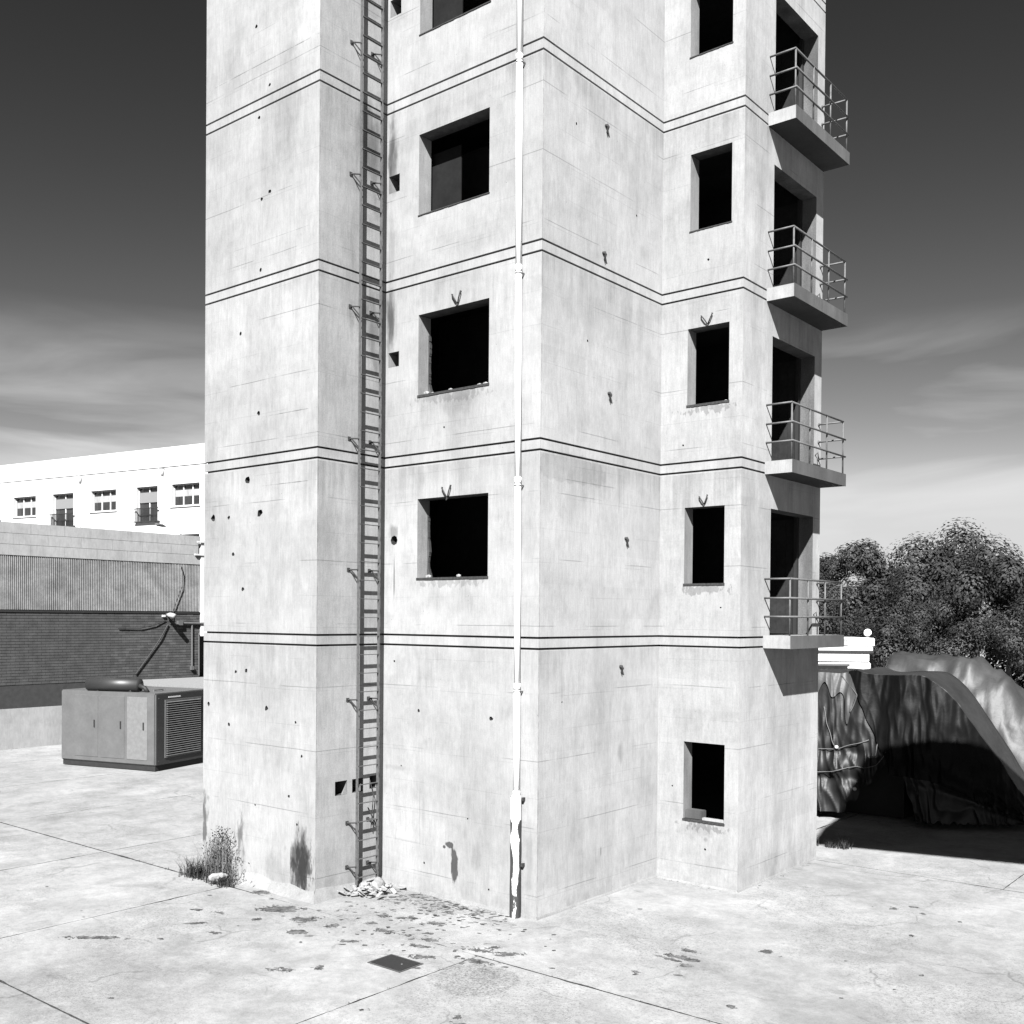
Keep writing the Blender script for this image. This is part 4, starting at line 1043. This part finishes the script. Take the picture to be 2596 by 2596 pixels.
def drape(x, t):
    """x along, t 0 at the hem .. 1 at the top edge; returns y, z"""
    t = max(0.0, t)
    tt = clamp(t, 0, 1)
    ph = x*(5.5+2.0*noise.noise(Vector((x*.8, 0, 2))))+3.6*tt+1.6*noise.noise(Vector((x*1.2, tt*1.5, 4)))
    ridge = 1-abs(math.sin(ph))**.55
    ridge2 = 1-abs(math.sin(ph*2.3+tt*5+noise.noise(Vector((x*3, tt*2, 1)))*3))**.6
    band = .35+1.0*math.exp(-((tt-.33)/.13)**2)+.7*math.exp(-((tt-.08)/.12)**2)
    pleat = -.13*ridge*band*(1-tt*.8) - .06*ridge2*band*(1-tt*.6) + .10*noise.noise(Vector((x*2.2, tt*2.5, 5))) + .03*noise.noise(Vector((x*8, tt*7, 5)))
    hem = G+.17
    top = -.93+.05*noise.noise(Vector((x*1.4, 0, 7)))+.10*math.exp(-((x-.5)/.22)**2)
    f_ = clamp((x-1.9)/2.2, 0, 1)
    top = top+(hem+.12-top)*(f_*f_*(1.6-.6*f_))
    z = hem+(top-hem)*t
    lean = .55*(t**1.6)
    tie = -.07*math.exp(-((t-.42)/.05)**2) - .08*math.exp(-((t-.24)/.04)**2)
    y = 10.72+lean+pleat-tie*1.0 + .12*math.sin(x*.9) + 1.5*f_*f_
    return y, z
def sheet(xa, xb, ta, tb, mat, name, nx=520, nt=60, dy=0.0, hemf=None, parent=ts):
    bm = bmesh.new(); g = []
    for i in range(nx+1):
        x = xa+(xb-xa)*i/nx; row = []
        for j in range(nt+1):
            t0 = ta(x) if callable(ta) else ta; t1 = tb(x) if callable(tb) else tb
            t = t0+(t1-t0)*j/nt; y, z = drape(x, t)
            row.append(bm.verts.new((x+.03*noise.noise(Vector((x*5, t*6, 9))), y+dy, z)))
        g.append(row)
    for i in range(nx):
        for j in range(nt): bm.faces.new((g[i][j], g[i+1][j], g[i+1][j+1], g[i][j+1]))
    o = link(name, bm, mat, smooth=True); keep(o, parent); return o
def clamp(v, a, b): return max(a, min(b, v))
hemline = lambda x: clamp((x-.46)/.95*.42, 0, .62)*clamp((2.05-x)/.55, 0, 1) + .025*math.sin(x*23)*(x > .4)
sheet(XL, XR, hemline, 1.0, M_TARPD, 'skirt_tarpaulin')
sheet(.36, XR, lambda x: clamp(.985-(x-.38)*.60, .30, .985) , 1.0, M_TARPK, 'black_tarpaulin', dy=-.06, nt=30)
sheet(XL, .60, lambda x: .83+.06*math.sin(x*6.2+2.0)-.05*math.sin(x*15+1)-.10*math.exp(-((x-.45)/.09)**2), 1.0, M_TARPL, 'top_tarpaulin', dy=-.05, nt=20)
# top surface
bm = bmesh.new(); g = []
for i in range(91):
    x = XL+(XR-XL)*i/90; row = []
    for j in range(13):
        s = j/12; y0, z0_ = drape(x, 1.0); row.append(bm.verts.new((x, y0-.05*(j == 0)+s*(2.4-1.4*clamp((x-1.5)/2.6, 0, 1)), z0_-.01+.02*math.sin(s*math.pi)+.07*s*noise.noise(Vector((x*1.5, s*4, 2))) - ((z0_-G)*(s-.9)*10 if s > .9 else 0))))
    g.append(row)
for i in range(90):
    for j in range(12): bm.faces.new((g[i][j], g[i+1][j], g[i+1][j+1], g[i][j+1]))
keep(link('top_cover', bm, M_TARPM, smooth=True), ts)
keep(bbox_obj('stack_core', (XL+.1, 11.75, G+.02), (1.5, 12.7, -1.6), M_BLACK), ts)
M_ROPE = plain('rope', .075)
def rope(pts, r=.008, nm='rope', mat=None):
    bm = bmesh.new(); out = []
    for a, b in zip(pts[:-1], pts[1:]):
        for q in range(8):
            s = q/8; x = a[0]+(b[0]-a[0])*s; t = a[1]+(b[1]-a[1])*s; y, z = drape(x, t); out.append((x, y-.045, z-.03*math.sin(s*math.pi)))
    y, z = drape(*pts[-1]); out.append((pts[-1][0], y-.045, z))
    tube(bm, out, r, 6); keep(link(nm, bm, mat or M_ROPE, smooth=True), ts)
rope([(-2.4, .44), (.25, .45), (.96, .535)]); rope([(-2.4, .25), (-.1, .28), (.75, .34), (1.15, .36), (1.42, .5)]); rope([(-.12, .75), (.0, .62), (.25, .45)]); rope([(1.1, .42), (1.17, .53)], .011)
rope([(.2, .98), (.62, .83), (.50, .70)], .02, 'fold_edge', M_TARPL)
for x, t in ((.25, .465), (.72, .18)):
    y, z = drape(x, t); bm = bmesh.new(); bmesh.ops.create_icosphere(bm, subdivisions=2, radius=.045, matrix=Matrix.Translation((x, y-.07, z))); keep(link('knot', bm, M_ALU, smooth=True), ts)
# second covered heap behind, taller and greyer
M_TARPM2 = mat_tarp('faded tarpaulin', .020)
t2 = thing('covered_heap', 'lower heap under a lighter grey tarpaulin behind the dark covered stack', 'tarpaulin', (1.5, 15, G))
bm = bmesh.new(); g = []
for i in range(61):
    x = -.55+4.6*i/60; row = []
    for j in range(25):
        a = math.pi*j/24; k = 1+.10*noise.noise(Vector((x*1.6, a*2, 0)))+.05*noise.noise(Vector((x*5, a*5, 3)))
        sx_ = clamp((x+.55)/.7, .0, 1)**.5*clamp((4.05-x)/2.2, 0, 1)**.6
        row.append(bm.verts.new((x, 15.2-1.15*math.cos(a)*k, G+(3.86*math.sin(a)**.55*k*(.35+.65*sx_) if 0 < j < 24 else 0))))
    g.append(row)
for i in range(60):
    for j in range(24): bm.faces.new((g[i][j], g[i+1][j], g[i+1][j+1], g[i][j+1]))
bm.faces.new(g[0]); bm.faces.new(g[-1])
for v in bm.verts: v.co.z = min(v.co.z, -.60+.16*noise.noise(v.co*1.1)+.06*noise.noise(v.co*4)) - .10*abs(v.co.y-15.2)
keep(link('cover', bm, M_TARPM2, smooth=True), t2)
bm = bmesh.new(); tube(bm, [(-.2, 14.1, -.62), (.0, 14.02, -.95), (.45, 14.0, -1.15), (.95, 13.98, -1.28)], [.02, .09, .07, .02], 8); keep(link('dark_fold', bm, M_TARPK, smooth=True), t2)

# white vehicle behind
vn = thing('white_van', 'white van roof and dark window strip showing beside the tower above the tarpaulins', 'van', (-2.4, 18.5, G), rz=R(39))
def VB(nm, a, b, mat, bev=.02, par=vn): return bbox_obj(nm, a, b, mat, par, bev)
VB('body', (-2.6, 0, .45), (.62, 2.0, 3.30), M_WHITE, .06)
VB('roof_pod', (-.10, -.05, 3.765), (.70, 1.8, 4.02), M_PIPE, .03)
VB('roof', (-2.62, -.03, 3.62), (.66, 2.03, 3.76), M_WHITE2, .02)
VB('gutter', (-2.64, -.05, 3.55), (.68, 2.05, 3.615), M_BLACK, .01)
VB('side_band', (-2.6, -.02, 3.305), (.55, 2.0, 3.545), M_PIPE, .02)
wv = VB('window', (-1.2, -.022, 3.03), (-.1, .01, 3.18), M_GLASS, .004)
bm = bmesh.new(); box(bm, (-1.26, -.03, 2.97), (-.04, -.002, 3.028)); box(bm, (-1.26, -.03, 3.182), (-.04, -.002, 3.24)); link('window_frame', bm, M_GEN, wv)
for x in (-2.0, .1):
    bm = bmesh.new(); cyl(bm, (x, -.02, .38), .38, .38, .22, 20, 'Y'); wh = link('wheel', bm, M_BLACK, vn)
    bm = bmesh.new(); cyl(bm, (x, -.03, .38), .2, .2, .1, 16, 'Y'); link('rim', bm, M_RAIL, wh)
VB('door', (-1.9, -.012, .6), (-1.25, .0, 2.9), M_WHITE2, .004)

# globe lamp
gl = thing('globe_lamp', 'white globe lamp on a short white post beside the van roof', 'lamp', (-2.2, 19.6, G))
pos = CAMP + 32.0*(fw + (2050+965*.1553-1298.1)/2647.1*rt - (1580+155*.1553-1593.7)/2647.1*up)
gl.location = (pos.x, pos.y, G); hz = pos.z-G
bm = bmesh.new(); bmesh.ops.create_uvsphere(bm, u_segments=24, v_segments=16, radius=.115, matrix=Matrix.Translation((0, 0, hz))); link('globe', bm, M_PIPE, gl, smooth=True)
bm = bmesh.new(); tube(bm, [(0, 0, hz-.19), (0, 0, hz-.115)], [.045, .06], 12); link('collar', bm, M_RAIL, gl)
bm = bmesh.new(); tube(bm, [(0, 0, 0), (0, 0, hz-.6), (0, 0, hz-.45), (0, 0, hz-.19)], [.05, .05, .095, .05], 12); link('post', bm, M_PIPE, gl, smooth=True)

# canopy whose shadow falls on the paving right of the tower (stands out of the picture)
cp = thing('canopy', 'flat roofed steel canopy on posts right of the tower', 'canopy', (10, 0, G))
S = SUN/SUN.z
def at_h(x, y, h): return (x+S.x*h, y+S.y*h)
Hc = 11.4
corners = [(1.00, 7.92), (12.0, 10.6), (11.0, 17.5), (.15, 12.2), (.60, 9.4)]
bm = bmesh.new(); lo = [bm.verts.new((*at_h(x, y, Hc), G+Hc)) for x, y in corners]; hi = [bm.verts.new((*at_h(x, y, Hc), G+Hc+.2)) for x, y in corners]
bm.faces.new(lo[::-1]); bm.faces.new(hi)
for i in range(5): bm.faces.new((lo[i], lo[(i+1) % 5], hi[(i+1) % 5], hi[i]))
keep(link('roof', bm, M_FASCIA), cp)
for x, y in ((14.5, 1.2), (17.6, 2.0), (17.2, 5.4)):
    bm = bmesh.new(); tube(bm, [(x, y, G), (x, y, G+Hc)], .12, 10); keep(link('post', bm, M_RAIL), cp)

# ------------------------------------------------------------------ trees
def crown_mesh(seed, n, rx, ry, rz, leaf, mats):
    rr = random.Random(seed); bm = bmesh.new()
    lobes = []
    for _ in range(30):
        a = rr.uniform(0, 6.283); e = rr.uniform(-.7, 1.15); q = rr.uniform(.3, .90)
        lobes.append((Vector((math.cos(a)*q*math.cos(e)*rx, math.sin(a)*q*math.cos(e)*ry, math.sin(e)*q*rz)), rr.uniform(.18, .42)*rx))
    for c, r in lobes:
        m = int(n/len(lobes))
        for _ in range(m):
            d = Vector((rr.gauss(0, 1), rr.gauss(0, 1), rr.gauss(0, 1))).normalized()
            p = c + d*r*(rr.uniform(.55, 1.08))
            s = leaf*rr.uniform(.6, 1.4); t1 = Vector((rr.gauss(0, 1), rr.gauss(0, 1), rr.gauss(0, 1))).cross(d+Vector((0, 0, .4))).normalized(); t2_ = t1.cross(d).normalized()
            f = bm.faces.new([bm.verts.new(q) for q in (p-t1*s, p-t2_*s*.5, p+t1*s, p+t2_*s*.5)]); f.material_index = 0 if rr.random() < .7 else 1
    return bm
protos = []
def tree(x, y, base_h, h, kind, label):
    rx = h*.34
    t = thing('tree', label, 'tree', (x, y, G), group='trees behind the yard')
    if len(protos) <= kind:
        bm = bmesh.new(); pts = [(0, 0, 0), (.1, .05, 1.6), (.0, .1, 3.2), (.15, 0, 5.5)]; tube(bm, pts, [.26, .2, .15, .05], 8)
        for k in range(7):
            a = k*2.4; z = 2.2+k*.42; tube(bm, [(0.05, .05, z), (math.cos(a)*.9, math.sin(a)*.9, z+.7), (math.cos(a)*1.9, math.sin(a)*1.9, z+1.5)], [.09, .06, .02], 5)
        tr = link('trunk', bm, M_BARK, t)
        bm = crown_mesh(11+kind*5, 38000, 3.4, 3.4, 3.1, .072, None)
        crn = link('crown', bm, [M_LEAFA, M_LEAFB], t); crn.location = (0, 0, 4.7); protos.append((tr, crn))
    else:
        tr = dupe(protos[kind][0], t, (0, 0, 0)); crn = dupe(protos[kind][1], t, (0, 0, 4.7))
    s = h/8.0; t.scale = (s, s, s); t.rotation_euler = (0, 0, rnd.uniform(0, 6))
    return t
TL = [(-14.2, 41.5, 8.2, 0, 'dense dark tree with rounded top, nearest the tower edge'),
      (-9.6, 43.0, 9.5, 1, 'tallest leafy tree rising behind the white van'),
      (-11.8, 37.8, 6.3, 2, 'low bushy tree just above the van roof'),
      (-5.2, 42.2, 9.6, 0, 'broad leafy tree beyond the covered stack'),
      (-1.5, 46.5, 8.8, 1, 'loose leafy tree further right behind the yard'),
      (-7.2, 38.5, 6.2, 2, 'short dense tree standing in front of the broad one'),
      (-3.0, 39.0, 6.0, 0, 'low round tree at the right end of the tree row'),
      (3.0, 44.5, 9.2, 2, 'rightmost tall tree of the row'),
      (-15.2, 44.0, 8.9, 1, 'tree half hidden behind the tower edge'),
      (1.0, 39.5, 6.0, 1, 'low bushy tree below the rightmost tall tree'),
      (-18.5, 42.0, 7.4, 2, 'tree hidden mostly behind the balconies')]
for x, y, h, k, lb in TL: tree(x, y, 0, h, k, lb)
bm = bmesh.new(); rr = random.Random(4)
for _ in range(26000):
    x = rr.uniform(-26, 12); y = 48+rr.uniform(0, 2.5)+.1*x; z = G+abs(rr.gauss(0, 1.0))*1.6+rr.random()*1.2
    p = Vector((x, y, min(z, G+4.6))); d = Vector((rr.gauss(0, 1), rr.gauss(0, 1)-.6, rr.gauss(0, 1))).normalized(); s = .14*rr.uniform(.6, 1.4)
    a = d.orthogonal().normalized(); b = d.cross(a)
    bm.faces.new([bm.verts.new(q) for q in (p-a*s, p-b*s*.5, p+a*s, p+b*s*.5)])
link('hedge', bm, M_LEAFA, kind='stuff', label='dark continuous hedge along the back of the yard under the trees', cat='hedge')
